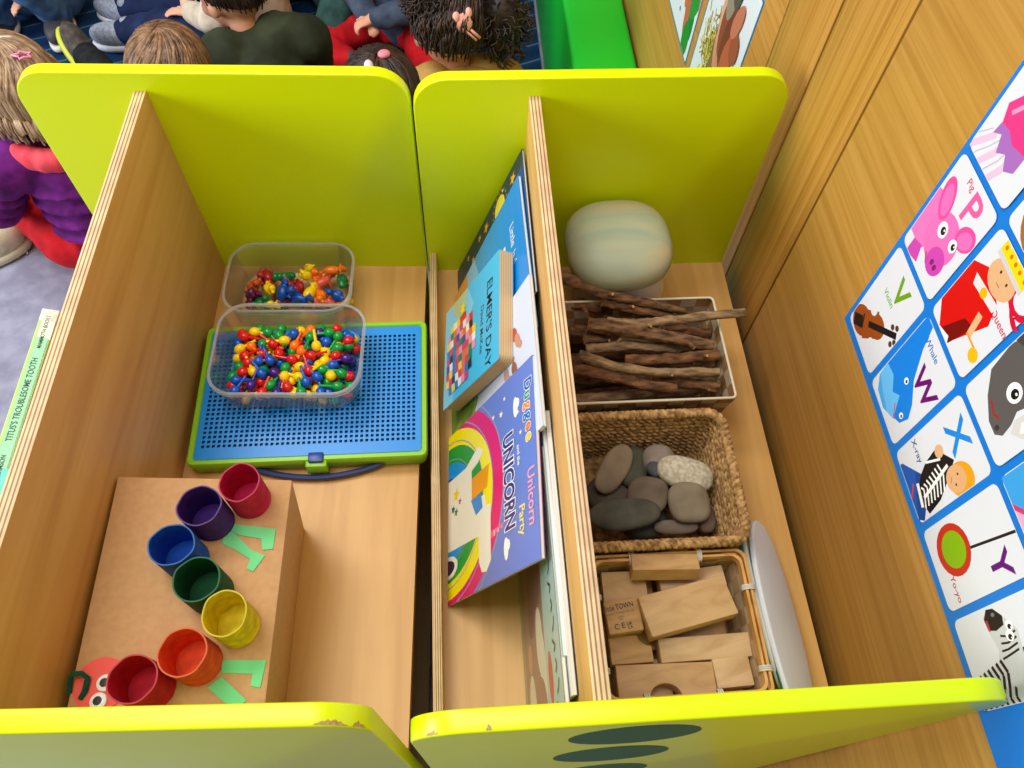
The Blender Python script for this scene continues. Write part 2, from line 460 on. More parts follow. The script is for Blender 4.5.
# ---- pegs
PEGC = dict(red=(214, 20, 24), yellow=(250, 205, 0), green=(0, 150, 62), blue=(0, 84, 190), orange=(255, 116, 14), purple=(58, 24, 130))
peg_me = {}
for cn, cc in PEGC.items():
    g = G(); g.ell((0, 0, 0), (.0062, .0062, .007), seg=12, rings=8); g.tube([(0, 0, -.005), (0, 0, -.021)], [.0021, .0018], 6)
    peg_me[cn] = g.mesh('peg', mat(cc, .22), 60)
pr = random.Random(21)
pegs = []
for layer, (z, cnt) in enumerate(((.038, 112), (.0465, 112), (.0545, 74))):
    tries = 0; got = []
    while len(got) < cnt and tries < 6000:
        tries += 1
        x, y = pr.uniform(-.0705, .0705), pr.uniform(-.047, .047)
        if abs(x) > .054 and abs(y) > .031 and (abs(x)-.054)**2+(abs(y)-.031)**2 > .0165**2: continue
        if layer == 2 and (y > .038 or abs(x) > .064): continue
        if all((x-a)**2+(y-b_)**2 > .0118**2 for a, b_ in got): got.append((x, y))
    for x, y in got: pegs.append((x, y, z+pr.uniform(-.002, .002), layer))
ccol = list(PEGC)
for x, y, z, layer in pegs:
    nz = noise.noise((x*45, y*45, 3.3)); cn = ccol[int((nz*2.2+pr.random()*4.2+6)) % 6]
    p = LW(TBx+x, TBy+y, z)
    o = link('peg', peg_me[cn], None, p)
    # stalk lies roughly flat, pointing towards the middle of the tub when near a wall
    a = math.atan2(-y, -x) if (abs(x) > .045 or abs(y) > .026) else pr.uniform(0, 2*PI)
    a += pr.uniform(-.7, .7); el = pr.uniform(-.25, .35) if layer else pr.uniform(-.02, .3)
    dv = Vector((math.cos(a)*math.cos(el), math.sin(a)*math.cos(el), math.sin(el)))
    o.rotation_euler = (-dv).to_track_quat('Z', 'Y').to_euler()
    tag(o, '%s round headed plastic peg in the heap in the clear tub' % cn, 'peg', 'coloured pegs in the clear tub')

# ---- animal counters
def animal_mesh(kind, col):
    g = G()
    e = lambda c, r, rot=None: g.ell(c, r, seg=10, rings=7, rot=rot)
    if kind == 'bear':
        e((0, 0, .008), (.0072, .0066, .0085)); e((0, -.0015, .0185), (.006, .0058, .0056)); e((0, -.0065, .0175), (.003, .003, .0026))
        for s in (-1, 1):
            e((s*.0048, 0, .0235), (.0022, .0016, .0022)); e((s*.0052, -.0062, .0028), (.003, .0048, .0028)); e((s*.0072, -.004, .0105), (.0024, .0046, .0026))
    elif kind == 'hippo':
        e((0, 0, .0085), (.0075, .0115, .0075)); e((0, -.0125, .0095), (.0058, .0062, .0056)); e((0, -.017, .008), (.0058, .0036, .004))
        for s in (-1, 1):
            e((s*.0035, -.011, .0155), (.0014, .0012, .0018))
            for yy in (-.0065, .0075): e((s*.0042, yy, .003), (.0026, .0028, .0036))
        e((0, .012, .010), (.001, .002, .001))
    elif kind == 'duck':
        e((0, .001, .007), (.0066, .010, .007)); e((0, -.0065, .0155), (.005, .005, .005)); e((0, -.0125, .0145), (.0028, .003, .0012)); e((0, .0105, .0095), (.0035, .0035, .0022))
        for s in (-1, 1): e((s*.0058, .002, .008), (.0018, .006, .0038))
    elif kind == 'cow':
        e((0, 0, .0115), (.0062, .0115, .0062)); e((0, -.0125, .0155), (.0044, .005, .0044)); e((0, -.0165, .0138), (.0032, .003, .0028))
        for s in (-1, 1):
            e((s*.005, -.0115, .018), (.0026, .0012, .0014)); e((s*.0022, -.0125, .0205), (.0009, .0009, .002))
            for yy in (-.0075, .008): e((s*.0036, yy, .005), (.0021, .0022, .0054))
        e((0, .0118, .0095), (.0009, .0009, .0045))
    else:  # caterpillar
        for i in range(4): e((0, -.0095+i*.0062, .0062), (.0062, .0046, .0062))
        e((0, -.0145, .0085), (.0052, .0048, .0052))
        for s in (-1, 1): e((s*.002, -.0158, .0142), (.0008, .0008, .0028))
    return fused(g, .0011, 3, [mat(col, .3)], 'counter')
AC = dict(green=(0, 118, 58), yellow=(246, 210, 10), orange=(240, 120, 20), rust=(196, 84, 30), blue=(0, 74, 170), salmon=(222, 96, 76), purple=(96, 18, 74), crimson=(170, 24, 44))
am = {}
COUNTERS = [
 ('green', 'caterpillar', (-0.1875, -0.0242, 0.04), 88, 'topmost at the back of the tub'),
 ('yellow', 'bear', (-0.1597, -0.0293, 0.041), 200, 'standing highest in the middle of the tub'),
 ('orange', 'cow', (-0.1246, -0.0215, 0.04), 92, 'lying along the back right of the tub'),
 ('orange', 'bear', (-0.1423, -0.0268, 0.033), 60, 'between the tallest yellow counter and the back right counters'),
 ('green', 'hippo', (-0.1108, -0.0353, 0.034), 10, 'against the right hand wall of the tub'),
 ('rust', 'duck', (-0.2261, -0.0319, 0.033), 140, 'against the left hand wall of the tub'),
 ('yellow', 'duck', (-0.2072, -0.0439, 0.033), 20, 'curled at the left of the tub beside a blue counter'),
 ('blue', 'hippo', (-0.1894, -0.0446, 0.033), 175, 'second from the left, in front of the green caterpillar counter'),
 ('blue', 'bear', (-0.1719, -0.0494, 0.03), 240, 'in the middle of the row of blue counters'),
 ('blue', 'cow', (-0.1675, -0.0624, 0.028), 70, 'at the front edge in the middle of the tub'),
 ('yellow', 'hippo', (-0.1528, -0.0501, 0.03), 150, 'lying in the centre in front of the tallest yellow counter'),
 ('blue', 'duck', (-0.1174, -0.0498, 0.032), 235, 'alone on the right near the green counter'),
 ('orange', 'duck', (-0.1352, -0.0509, 0.028), 30, 'beside the right hand blue counter'),
 ('salmon', 'cow', (-0.135, -0.0378, 0.03), 120, 'behind the right hand blue counter'),
 ('salmon', 'hippo', (-0.1405, -0.0605, 0.024), 80, 'at the front right of the tub'),
 ('purple', 'bear', (-0.2232, -0.046, 0.026), 30, 'at the left below the rust counter'),
 ('green', 'duck', (-0.2156, -0.0576, 0.024), 100, 'at the front left corner of the heap'),
 ('crimson', 'duck', (-0.1656, -0.0368, 0.028), 10, 'peeping out under the tallest yellow counter'),
 ('salmon', 'bear', (-0.1791, -0.0281, 0.028), 45, 'between the blue hippo counter and the tallest yellow counter'),
 ('crimson', 'hippo', (-0.2084, -0.0171, 0.028), 20, 'at the back left beside the green caterpillar counter'),
 ('purple', 'hippo', (-0.1937, -0.0571, 0.02), 110, 'at the front, left of the front blue counter'),
 ('yellow', 'cow', (-0.2068, -0.0583, 0.018), 60, 'at the front left beside a green counter'),
 ('purple', 'duck', (-0.2308, -0.0542, 0.018), 190, 'lowest in the front left corner of the tub'),
 ('yellow', 'caterpillar', (-0.117, -0.0584, 0.02), 95, 'at the front right corner of the tub'),
 ('orange', 'caterpillar', (-0.1271, -0.0502, 0.016), 40, 'low down in front of the right hand blue counter'),
 ('crimson', 'bear', (-0.2194, -0.0185, 0.022), 70, 'at the back left behind the yellow duck counter'),
]
for cn, kd, p, rz, where in COUNTERS:
    if (cn, kd) not in am: am[(cn, kd)] = animal_mesh(kd, AC[cn])
    o = link('animal_counter', am[(cn, kd)], None, (p[0], p[1], max(.0035, p[2]-.016)), (rnd.uniform(-.5, .5) if p[2] > .03 else 0, rnd.uniform(-.6, .6) if p[2] > .025 else 0, math.radians(rz)))
    tag(o, '%s plastic animal counter %s' % (cn, where), 'animal counter', 'animal counters in the clear tub')

# ------------------------------------------------------------------ pegboard case (rests on the base board)
PB = thing('pegboard_case', 'flat lime framed case with a blue perforated pegboard lid under the peg tub', 'pegboard', (-.1382, -.1963, 0), 0)
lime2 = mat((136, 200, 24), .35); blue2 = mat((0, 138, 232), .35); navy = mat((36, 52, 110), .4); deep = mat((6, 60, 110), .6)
hx, hy = .1358, .0945
g = G(); loft(g, [(hx-.004, hy-.004, .008, .0004), (hx-.002, hy-.002, .008, .003), (hx-.002, hy-.002, .008, .0185)]); obj('case_base', g, lime2, PB)
g = G()
loft(g, [(hx-.007, hy-.007, .005, .0185), (hx, hy, .008, .0185), (hx, hy, .008, .026), (hx-.0012, hy-.0012, .007, .0275), (hx-.0055, hy-.0055, .005, .0275), (hx-.0068, hy-.0068, .004, .0262), (hx-.007, hy-.007, .004, .0185)], False, False); obj('frame', g, lime2, PB)
g = G()
nx, ny = 41, 25; px = .0060; cx0, cy0 = -nx*px/2, -ny*px/2+.001; hs = .0017; zt, zb = .0263, .0228
V = []; F = []; MI = []
for i in range(nx):
    for j in range(ny):
        x0, y0 = cx0+i*px, cy0+j*px; xm, ym = x0+px/2, y0+px/2; o = len(V)
        V += [(x0, y0, zt), (x0+px, y0, zt), (x0+px, y0+px, zt), (x0, y0+px, zt)]
        V += [(xm-hs, ym-hs, zt), (xm+hs, ym-hs, zt), (xm+hs, ym+hs, zt), (xm-hs, ym+hs, zt)]
        V += [(xm-hs, ym-hs, zb), (xm+hs, ym-hs, zb), (xm+hs, ym+hs, zb), (xm-hs, ym+hs, zb)]
        for k in range(4):
            k2 = (k+1) % 4
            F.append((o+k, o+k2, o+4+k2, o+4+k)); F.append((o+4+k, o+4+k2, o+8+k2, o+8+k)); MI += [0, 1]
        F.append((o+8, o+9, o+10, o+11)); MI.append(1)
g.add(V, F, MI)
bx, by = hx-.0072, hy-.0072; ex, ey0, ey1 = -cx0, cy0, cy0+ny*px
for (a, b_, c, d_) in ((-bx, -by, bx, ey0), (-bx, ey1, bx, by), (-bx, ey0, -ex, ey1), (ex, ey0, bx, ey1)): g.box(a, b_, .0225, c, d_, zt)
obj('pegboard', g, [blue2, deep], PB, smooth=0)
g = G(); g.box(-.012, -hy-.0075, .006, .012, -hy+.002, .0265, bev=.002); la = obj('latch', g, lime2, PB, loc=(.0095, 0, 0))
g = G(); g.box(-.0085, -hy-.003, .0262, .0085, -hy+.009, .031, bev=.0014); obj('latch_button', g, mat((18, 60, 150), .35), la, label='blue latch button')
g = G(); g.tube([(-.066+.150*t, -hy+.004-.0155*math.sin(PI*t)**.8, .006) for t in [i/16 for i in range(17)]], .0038, 8); obj('handle', g, navy, PB, label='dark navy carrying handle')

# ------------------------------------------------------------------ cardboard box and painted tubes (left unit's axes)
BX = thing('cardboard_box', 'upturned brown cardboard box carrying a row of painted tubes', 'box', LW(0, 0, .0004), YAW)
tl = [(.1372, -.375, .152), (.2975, -.375, .1395), (.299, -.592, .1395), (.143, -.592, .152)]
bl = [(.1385, -.373, 0), (.281, -.373, 0), (.283, -.59, 0), (.1425, -.59, 0)]
g = G(); g.hull8([bl[0], bl[3], bl[2], bl[1], tl[0], tl[3], tl[2], tl[1]], bev=.0022); body = obj('box_body', g, CARD, BX)
g = G()  # torn seam and slit on the right-hand face
g.tube([(.2893, -.468, .075), (.2858, -.488, .052), (.2846, -.494, .046)], [.0004, .0011, .0004], 5); obj('slit', g, mat((70, 46, 26), .9), BX)
def topz(x): return .152-(x-.1372)*(.0125/.1603)
def topl(u, v, w=0): return (u, v, topz(u)+w)
def flat_on_top(name, pts, th, m, par, label=None):
    bm = bmesh.new(); lo = [bm.verts.new(topl(x, y, .0001)) for x, y in pts]; hi = [bm.verts.new(topl(x, y, th)) for x, y in pts]
    n = len(pts); bm.faces.new(lo[::-1]); bm.faces.new(hi)
    for i in range(n): bm.faces.new((lo[i], lo[(i+1) % n], hi[(i+1) % n], hi[i]))
    bmesh.ops.recalc_face_normals(bm, faces=bm.faces[:]); g = G(); g.bm(bm); return obj(name, g, m, par, smooth=0, label=label)
mint = mat((110, 212, 140), .8)
for pts in [[(0.2491, -0.4204), (0.2592, -0.4223), (0.2885, -0.4252), (0.2883, -0.4444), (0.2793, -0.4455), (0.2766, -0.4348), (0.2566, -0.4315), (0.2486, -0.4274)], [(0.2431, -0.4338), (0.2496, -0.4274), (0.269, -0.4453), (0.282, -0.4506), (0.2737, -0.4655), (0.2676, -0.4628), (0.2696, -0.4541), (0.2562, -0.446), (0.2424, -0.4393)], [(0.2585, -0.5416), (0.2952, -0.5421), (0.293, -0.5641), (0.2848, -0.5626), (0.2855, -0.553), (0.2601, -0.5523)], [(0.2508, -0.5637), (0.2606, -0.5551), (0.2834, -0.5738), (0.2781, -0.5782), (0.2668, -0.5758)]]: flat_on_top('paper_leg', pts, .0012, mint, BX, 'mint green paper leg')
fc = (.1655, -.5605)
face = flat_on_top('paper_face', [(fc[0]+.0215*math.cos(a*PI/16), fc[1]+.0215*math.sin(a*PI/16)) for a in range(32)], .0016, mat((236, 92, 84), .8), BX, 'round salmon paper face')
for ex_, ey_ in ((.1692, -.5595), (.1672, -.5735)):
    g = G(); M = Matrix.Translation(topl(ex_, ey_, .0016)); g.lathe([(.0068, 0), (.0066, .0016), (.0045, .0028), (0.0001, .0032)], 24, M=M); g.lathe([(.0036, .0030), (.0034, .0034), (.0001, .0035)], 16, 1, M=M); e = obj('googly_eye', g, [mat((240, 240, 240), .15), mat((16, 16, 16), .3)], face, label='googly eye with black pupil')
g = G(); g.tube([topl(x, y, .0022+w) for x, y, w in ((.143, -.567, 0), (.143, -.556, .004), (.1455, -.5535, .006), (.152, -.553, .006), (.156, -.556, .003), (.1555, -.566, .001), (.1525, -.572, 0))], .0022, 8, wob=.35)
obj('pipe_cleaner_feeler', g, mottled('chenille', (8, 54, 40), (20, 90, 66), 900, .95), face, label='dark green pipe cleaner feeler')
TUBES = [('magenta', (190, 14, 72), (0.2619, -0.3976, 0.186), 'at the far end of the row'), ('purple', (62, 26, 118), (0.2315, -0.4201, 0.187), 'second from the far end of the row'),
 ('blue', (6, 76, 176), (0.216, -0.4542, 0.188), 'third from the far end of the row'), ('dark green', (0, 80, 42), (0.2403, -0.4841, 0.187), 'in the middle of the row'), ('yellow', (222, 200, 20), (0.2678, -0.5128, 0.186), 'between the green and orange tubes'),
 ('orange', (226, 78, 34), (0.2388, -0.5443, 0.187), 'between the yellow and red tubes'), ('red', (186, 18, 40), (0.2073, -0.5626, 0.189), 'beside the paper face')]
TP_ = [Vector(q[2][:2]) for q in TUBES]; TR_ = (.0182, .0190, .0190, .0194, .0188, .0193, .0190)
for it in range(60):   # neighbours touch without sinking into one another
    for i in range(6):
        dv = TP_[i+1]-TP_[i]; need = TR_[i]+TR_[i+1]+.0012-dv.length
        if need > 0: TP_[i] -= dv.normalized()*need*.5; TP_[i+1] += dv.normalized()*need*.5
for i, (cn, cc, p, where) in enumerate(TUBES):
    p = (TP_[i].x, TP_[i].y, p[2])
    rt = random.Random(i*7+3)
    bz = topz(p[0])+.0006
    lean = (p[0]+rt.uniform(-.001, .003), p[1]-.002)
    base = (p[0], p[1], bz)
    h = p[2]-bz; rr = (.0182, .0190, .0190, .0194, .0188, .0193, .0190)[i]
    t = thing('painted_tube', '%s painted cardboard tube on the brown box%s' % (cn, ', '+where), 'tube', LW(*base), YAW, 'painted tubes on the cardboard box')
    ph = [rt.uniform(0, 6.3) for _ in range(3)]
    def sec(r, z, dz=0): return r, z
    def jit(k, a, ph=ph): return (.0009*math.sin(3*a+ph[0])+.0006*math.sin(7*a+ph[1])) if k in (2, 3) else 0
    pm = mottled('tube_paint_%d' % i, tuple(int(c*.9) for c in cc), tuple(min(255, int(c*1.05+4)) for c in cc), 90, .75, bmp=.12)
    g = G(); g.lathe([(rr-.003, .0), (rr, 0), (rr, h), (rr-.0011, h), (rr-.0011, .002), (.0001, .002)], 40, jit=jit)
    for q, v in enumerate(g.V):
        k = v[2]/h; g.V[q] = (v[0]*(1+.03*math.sin(ph[2])), v[1]*(1-.03*math.sin(ph[2])), v[2])
    obj('tube_wall', g, pm, t, 60)
    g = G(); g.lathe([(rr+.0001, h-.0003), (rr+.0001, h+.0002), (rr-.0011, h+.0002), (rr-.0012, h-.0003)], 40, closed=True, jit=lambda k, a, ph=ph: .0009*math.sin(3*a+ph[0])+.0006*math.sin(7*a+ph[1]))
    for q, v in enumerate(g.V): g.V[q] = (v[0]*(1+.03*math.sin(ph[2])), v[1]*(1-.03*math.sin(ph[2])), v[2])
    obj('torn_rim', g, mat(tuple(int(c*.66+255*.2) for c in cc), .9), t, 60, label='pale torn paper rim')

# ------------------------------------------------------------------ right-hand bay: pebbles
def stained(name, c1, c2, c3): return wood(name, c1, c2, c3, (5, 34, 44), .5, detail=5, distort=.8, bmp=.03)
def pebble(label, loc, r, rot, m, e1=.84, e2=.78):
    g = G(); g.ell((0, 0, 0), r, seg=48, rings=28, e1=e1, e2=e2)
    return tag(obj('wooden_pebble', g, m, loc=loc, rot=rot, smooth=180), label, 'wooden pebble', 'large smooth wooden pebbles')
pebble('white wooden pebble on the base board beneath the pale green one', (.243, -.0645, .0455), (.058, .055, .0452), (0, 0, .1), mottled('white_pebble', (206, 202, 200), (226, 222, 218), 14, .5, bmp=.02))
pebble('large pale green stained wooden pebble balanced on a white one', (.2335, -.0668, .1215), (.064, .062, .031), (.03, -.02, .05), stained('green_pebble', (146, 162, 140), (162, 172, 146), (186, 174, 136)))

# ------------------------------------------------------------------ woven strap basket and sticks
def woven_wall(g, a, b, z0, z1, inset, nu, nv, th, mi0, mi1, out):
    """basket side from a to b (xy), leaning in by inset at the bottom; strips go over and under"""
    a = Vector(a); b = Vector(b); o = Vector(out)
    for i in range(nu):
        for j in range(nv):
            t0, t1 = i/nu, (i+1)/nu; h0, h1 = j/nv, (j+1)/nv; up = (i+j) % 2
            P = []
            for t, h in ((t0, h0), (t1, h0), (t1, h1), (t0, h1)):
                p = a.lerp(b, t); k = inset*(1-h); c = (p-(a+b)/2)
                q = (a+b)/2+c*(1-k/max(.01, (b-a).length/2))-o*k
                P.append((q.x, q.y, z0+(z1-z0)*h))
            lo = [Vector(q)-Vector((o.x, o.y, 0))*th for q in P]; d = th*(.9 if up else .25)
            hi = [Vector(q)+Vector((o.x, o.y, 0))*d for q in P]
            cen = sum(hi, Vector())/4; hi = [cen+(q-cen)*.93 for q in hi]
            V = lo+hi; F = [(0, 1, 2, 3), (7, 6, 5, 4), (0, 4, 5, 1), (1, 5, 6, 2), (2, 6, 7, 3), (3, 7, 4, 0)]
            g.add(V, F, mi0 if up else mi1)
SB = thing('strap_basket', 'low white rimmed basket of woven tan and white straps holding sticks', 'basket', (.2435, -.1945, .0004))
sx_, sy_, sh = .103, .0695, .088
g = G()
cs = [(-sx_, -sy_), (sx_, -sy_), (sx_, sy_), (-sx_, sy_)]; outs = [(0, -1), (1, 0), (0, 1), (-1, 0)]
for k in range(4): woven_wall(g, cs[k], cs[(k+1) % 4], .002, sh, .010, 11 if k % 2 == 0 else 7, 6, .0009, 0, 1, outs[k])
g.box(-sx_+.009, -sy_+.009, 0, sx_-.009, sy_-.009, .0016, 1)
obj('woven_side', g, [mottled('tan_strap', (126, 94, 56), (156, 120, 76), 40, .7), mottled('white_strap', (164, 146, 116), (190, 174, 146), 90, .5, stretch=(1, 1, 8))], SB, smooth=0)
g = G(); g.ring([(x, y, sh) for x, y in rrect(sx_, sy_, .005)], .0015, 8); obj('rim', g, mat((214, 202, 178), .5), SB)
# bark
def bark(name, a, b): return mottled(name, a, b, 150, .9, detail=9, bmp=1, dist=.003, stretch=(.4, 1, 1), lo=.32, hi=.7)
BARK = [bark('bark_brown', (60, 42, 28), (146, 110, 76)), bark('bark_grey', (92, 72, 50), (172, 142, 104)), bark('bark_red', (62, 40, 26), (144, 100, 64))]
CUT = mottled('cut_end', (186, 140, 86), (214, 172, 116), 200, .8)
def stick(pts, r0, r1, m, label, knots=1):
    r0 *= 1.16; r1 *= 1.16
    P = [Vector(p) for p in pts]; n = 26; Q = []; R = []
    for i in range(n+1):   # smooth resample
        t = i/n*(len(P)-1); k = min(int(t), len(P)-2); f = t-k
        p0, p1, p2, p3 = P[max(k-1, 0)], P[k], P[k+1], P[min(k+2, len(P)-1)]
        q = .5*((2*p1)+(p2-p0)*f+(2*p0-5*p1+4*p2-p3)*f*f+(3*p1-p0-3*p2+p3)*f**3)
        q += Vector((0, noise.noise((q.x*40, q.y*40, r0*900))*.0012, noise.noise((q.x*40, q.z*40, r0*300))*.0012))
        Q.append(q); R.append((r0+(r1-r0)*i/n)*(1+.13*noise.noise((q.x*70, q.y*50, 2))))
    g = G(); g.tube(Q, R, 12, 0, True, wob=.2, capmi=1)
    for k in range(knots):
        i = rnd.randrange(5, n-4); a = rnd.uniform(0, 6.28); d = Vector((.5, math.cos(a), abs(math.sin(a)))).normalized()
        g.tube([Q[i], Q[i]+d*R[i]*1.5, Q[i]+d*R[i]*2.0], [R[i]*.5, R[i]*.38, R[i]*.3], 7, 0, True, capmi=1)
    return tag(obj('stick', g, [BARK[m], CUT]), label, 'stick', 'sticks in the strap basket')
for k, (y0, y1, z) in enumerate(((-.145, -.15, .018), (-.17, -.165, .016), (-.19, -.2, .017), (-.215, -.21, .016), (-.238, -.24, .018))):
    stick([(.155, y0, z), (.25, (y0+y1)/2+.004, z+.003), (.330, y1, z)], .0065, .005, k % 3, 'brown stick at the bottom of the pile in the strap basket, hidden under the others', 0)
for k, (y0, y1, z) in enumerate(((-.14, -.155, .036), (-.175, -.16, .035), (-.2, -.205, .034), (-.232, -.222, .036))):
    stick([(.152, y0, z), (.25, (y0+y1)/2, z+.002), (.332, y1, z+.002)], .0065, .005, (k+1) % 3, 'brown stick in the lower layer of the strap basket, glimpsed between upper sticks', 0)
STK = [
 ([(0.1629, -0.1039, 0.112), (0.2062, -0.1261, 0.108), (0.2538, -0.1366, 0.1), (0.3152, -0.1449, 0.088)], .0068, .0035, 0, 'long curved stick along the back of the pile next to the pale green pebble'),
 ([(0.2097, -0.1305, 0.096), (0.2452, -0.14, 0.091), (0.2943, -0.1471, 0.082)], .0066, .0048, 2, 'stick with a pale sawn end, second from the back of the pile'),
 ([(0.1753, -0.1203, 0.078), (0.1981, -0.1242, 0.078), (0.2251, -0.1283, 0.074)], .0064, .0056, 2, 'short stub of a stick at the back left beside the divider'),
 ([(0.2126, -0.1589, 0.093), (0.2503, -0.1653, 0.096), (0.2865, -0.1639, 0.1), (0.371, -0.1644, 0.112)], .0054, .0044, 1, 'pale grey stick poking out over the right rim of the basket'),
 ([(0.1903, -0.1602, 0.09), (0.2407, -0.1707, 0.092), (0.2863, -0.1831, 0.091), (0.3343, -0.193, 0.086)], .0082, .0058, 0, 'thickest knobbly stick across the middle with a forked left end'),
 ([(0.2814, -0.1514, 0.07), (0.3101, -0.1585, 0.068), (0.3409, -0.1621, 0.065)], .0058, .0058, 2, 'reddish stick under the poking out stick near the right rim'),
 ([(0.1721, -0.1516, 0.066), (0.1962, -0.154, 0.066), (0.2153, -0.1593, 0.064)], .0066, .006, 0, 'dark stub at the left beneath the thickest stick'),
 ([(0.1866, -0.1692, 0.072), (0.2087, -0.1674, 0.07), (0.231, -0.167, 0.066)], .0056, .0045, 0, 'short crooked stub below the forked end of the thickest stick'),
 ([(0.1872, -0.1833, 0.074), (0.2346, -0.1823, 0.076), (0.2987, -0.1879, 0.074)], .0056, .0044, 1, 'straight grey stick just in front of the thickest stick'),
 ([(0.231, -0.205, 0.079), (0.282, -0.2062, 0.082), (0.3397, -0.2044, 0.084)], .0060, .0054, 2, 'light brown stick reaching the right rim below the thickest stick'),
 ([(0.1761, -0.1982, 0.085), (0.2062, -0.2111, 0.084), (0.2589, -0.2241, 0.084), (0.3348, -0.228, 0.085)], .0058, .0044, 1, 'long pale stick sweeping across the front of the pile'),
 ([(0.2862, -0.2059, 0.068), (0.3092, -0.2041, 0.068), (0.3366, -0.2053, 0.068)], .0042, .0036, 1, 'thin stick tucked between two longer ones at the right'),
 ([(0.1692, -0.2088, 0.074), (0.2107, -0.222, 0.075), (0.2481, -0.2362, 0.076), (0.2841, -0.2431, 0.076)], .0066, .0048, 2, 'dark reddish stick nearest the front rim of the basket'),
 ([(0.2599, -0.2242, 0.066), (0.2976, -0.2304, 0.067), (0.337, -0.2394, 0.068)], .0058, .005, 2, 'brown stick in the front right corner of the basket'),
 ([(0.3092, -0.2174, 0.058), (0.3242, -0.2208, 0.058), (0.3353, -0.2254, 0.058)], .0042, .0038, 0, 'small dark twig end near the front right corner of the basket'),
]
for pts, r0, r1, m, lb in STK: stick(pts, r0, r1, m, lb)

# ------------------------------------------------------------------ seagrass basket and stones
SG = thing('seagrass_basket', 'brown twisted seagrass basket of stones between the stick basket and the block basket', 'basket', (.2395, -.3515, .0005))
GR = mottled('seagrass', (128, 92, 50), (206, 166, 110), 160, .85, bmp=.4, stretch=(1, 1, 1))
def rope_ring(g, hx, hy, r, z, tw, sr, pitch, ph, seg=6):
    P = [Vector((x, y, 0)) for x, y in rrect(hx, hy, r, 8)]
    L = [0]
    for i in range(len(P)): L.append(L[-1]+(P[(i+1) % len(P)]-P[i]).length)
    tot = L[-1]; turns = round(tot/pitch); N = turns*8
    C_ = []
    for i in range(N):
        s = tot*i/N; k = 0
        while L[k+1] < s: k += 1
        f = (s-L[k])/(L[k+1]-L[k]); C_.append((P[k].lerp(P[(k+1) % len(P)], f), (P[(k+1) % len(P)]-P[k]).normalized()))
    for st in range(2):
        pts = []
        for i, (c, t) in enumerate(C_):
            a = 2*PI*turns*i/N+PI*st+ph; nrm = Vector((-t.y, t.x, 0)); wv = .0007*noise.noise((c.x*60, c.y*60, z*90))
            pts.append(c+nrm*(tw*math.cos(a)+wv)+Vector((0, 0, z+tw*math.sin(a)+wv)))
        g.ring(pts, sr, seg)
g = G()
for j in range(11):
    f = j/11; rope_ring(g, .0775+.0105*f, .0635+.0105*f, .016, .004+.0068*j, .0019, .0024, .017, rnd.uniform(0, 6))
g.box(-.076, -.062, 0, .076, .062, .003)
obj('woven_side', g, GR, SG, 180)
g = G(); rope_ring(g, .0885, .0745, .018, .0795, .0026, .0034, .013, 0, 8); obj('rim', g, GR, SG, 180)
def stone(label, loc, r, rot, cols, e=(.9, .85), seed=0, rough=.75):
    m = mottled('stone_%d' % seed, cols[0], cols[1], 26, rough, detail=9, bmp=.12)
    if seed == 4: m = mottled('speckled_stone', cols[0], cols[1], 240, .85, detail=3, bmp=.3)
    def fn(v): return v*(1+.10*noise.noise((v.x*28+seed*3.1, v.y*28, v.z*28+seed)))
    g = G(); g.ell((0, 0, 0), r, seg=32, rings=18, e1=e[0], e2=e[1], fn=fn)
    return tag(obj('stone', g, m, loc=loc, rot=rot, smooth=180), label, 'stone', 'smooth stones in the seagrass basket')
def dg(*a): return tuple(math.radians(x) for x in a)
stone('long flat tan stone leaning at the back left of the basket', (0.2058, -0.3266, 0.048), (.031, .0165, .007), dg(24, -14, 52), ((128, 112, 92), (152, 136, 112)), seed=1)
stone('dark green grey stone wedged behind the long flat tan stone', (0.2316, -0.3203, 0.034), (.017, .026, .010), dg(0, 10, -14), ((66, 70, 56), (88, 90, 72)), seed=2)
stone('round pinkish grey stone at the back of the basket', (0.26, -0.3157, 0.04), (.0185, .019, .013), dg(8, 0, 0), ((130, 116, 106), (158, 144, 132)), seed=3)
stone('small slate blue stone in front of the pinkish grey one', (0.252, -0.3283, 0.047), (.009, .010, .006), dg(0, 0, 30), ((70, 72, 78), (92, 92, 96)), seed=5)
stone('large pale speckled stone at the back right of the basket', (0.2838, -0.3372, 0.05), (.032, .019, .013), dg(6, 4, -16), ((168, 158, 134), (206, 198, 174)), seed=4)
stone('round brown grey flat stone in the middle of the basket', (0.2387, -0.36, 0.05), (.0225, .0215, .0085), dg(6, -8, -20), ((92, 80, 66), (122, 108, 90)), seed=6)
stone('rounded square grey brown stone at the right of the basket', (0.2813, -0.3726, 0.053), (.0235, .0225, .0105), dg(10, 6, 4), ((118, 106, 88), (146, 132, 110)), e=(.8, .72), seed=7)
stone('biggest dark slate stone by the divider at the front of the basket', (0.2078, -0.3834, 0.058), (.040, .0175, .011), dg(8, 4, 4), ((66, 66, 58), (100, 98, 86)), e=(.9, .9), seed=8)
stone('thin brownish stone lying along the front wall of the basket', (0.2661, -0.3943, 0.04), (.024, .008, .0055), dg(20, 0, -2), ((110, 98, 84), (134, 120, 104)), seed=9)
stone('brown stone under the rounded square one at the right', (0.3022, -0.3798, 0.03), (.012, .020, .009), dg(0, 6, 6), ((104, 88, 72), (128, 110, 90)), seed=10)
stone('dark stone at the bottom front beneath the biggest slate stone', (0.2355, -0.3889, 0.026), (.024, .012, .012), dg(0, 0, 0), ((58, 60, 56), (78, 80, 74)), seed=11)
stone('grey stone at the bottom left under the long flat tan stone', (.205, -.345, .018), (.028, .026, .014), dg(0, 0, 20), ((84, 78, 66), (106, 98, 84)), seed=12)
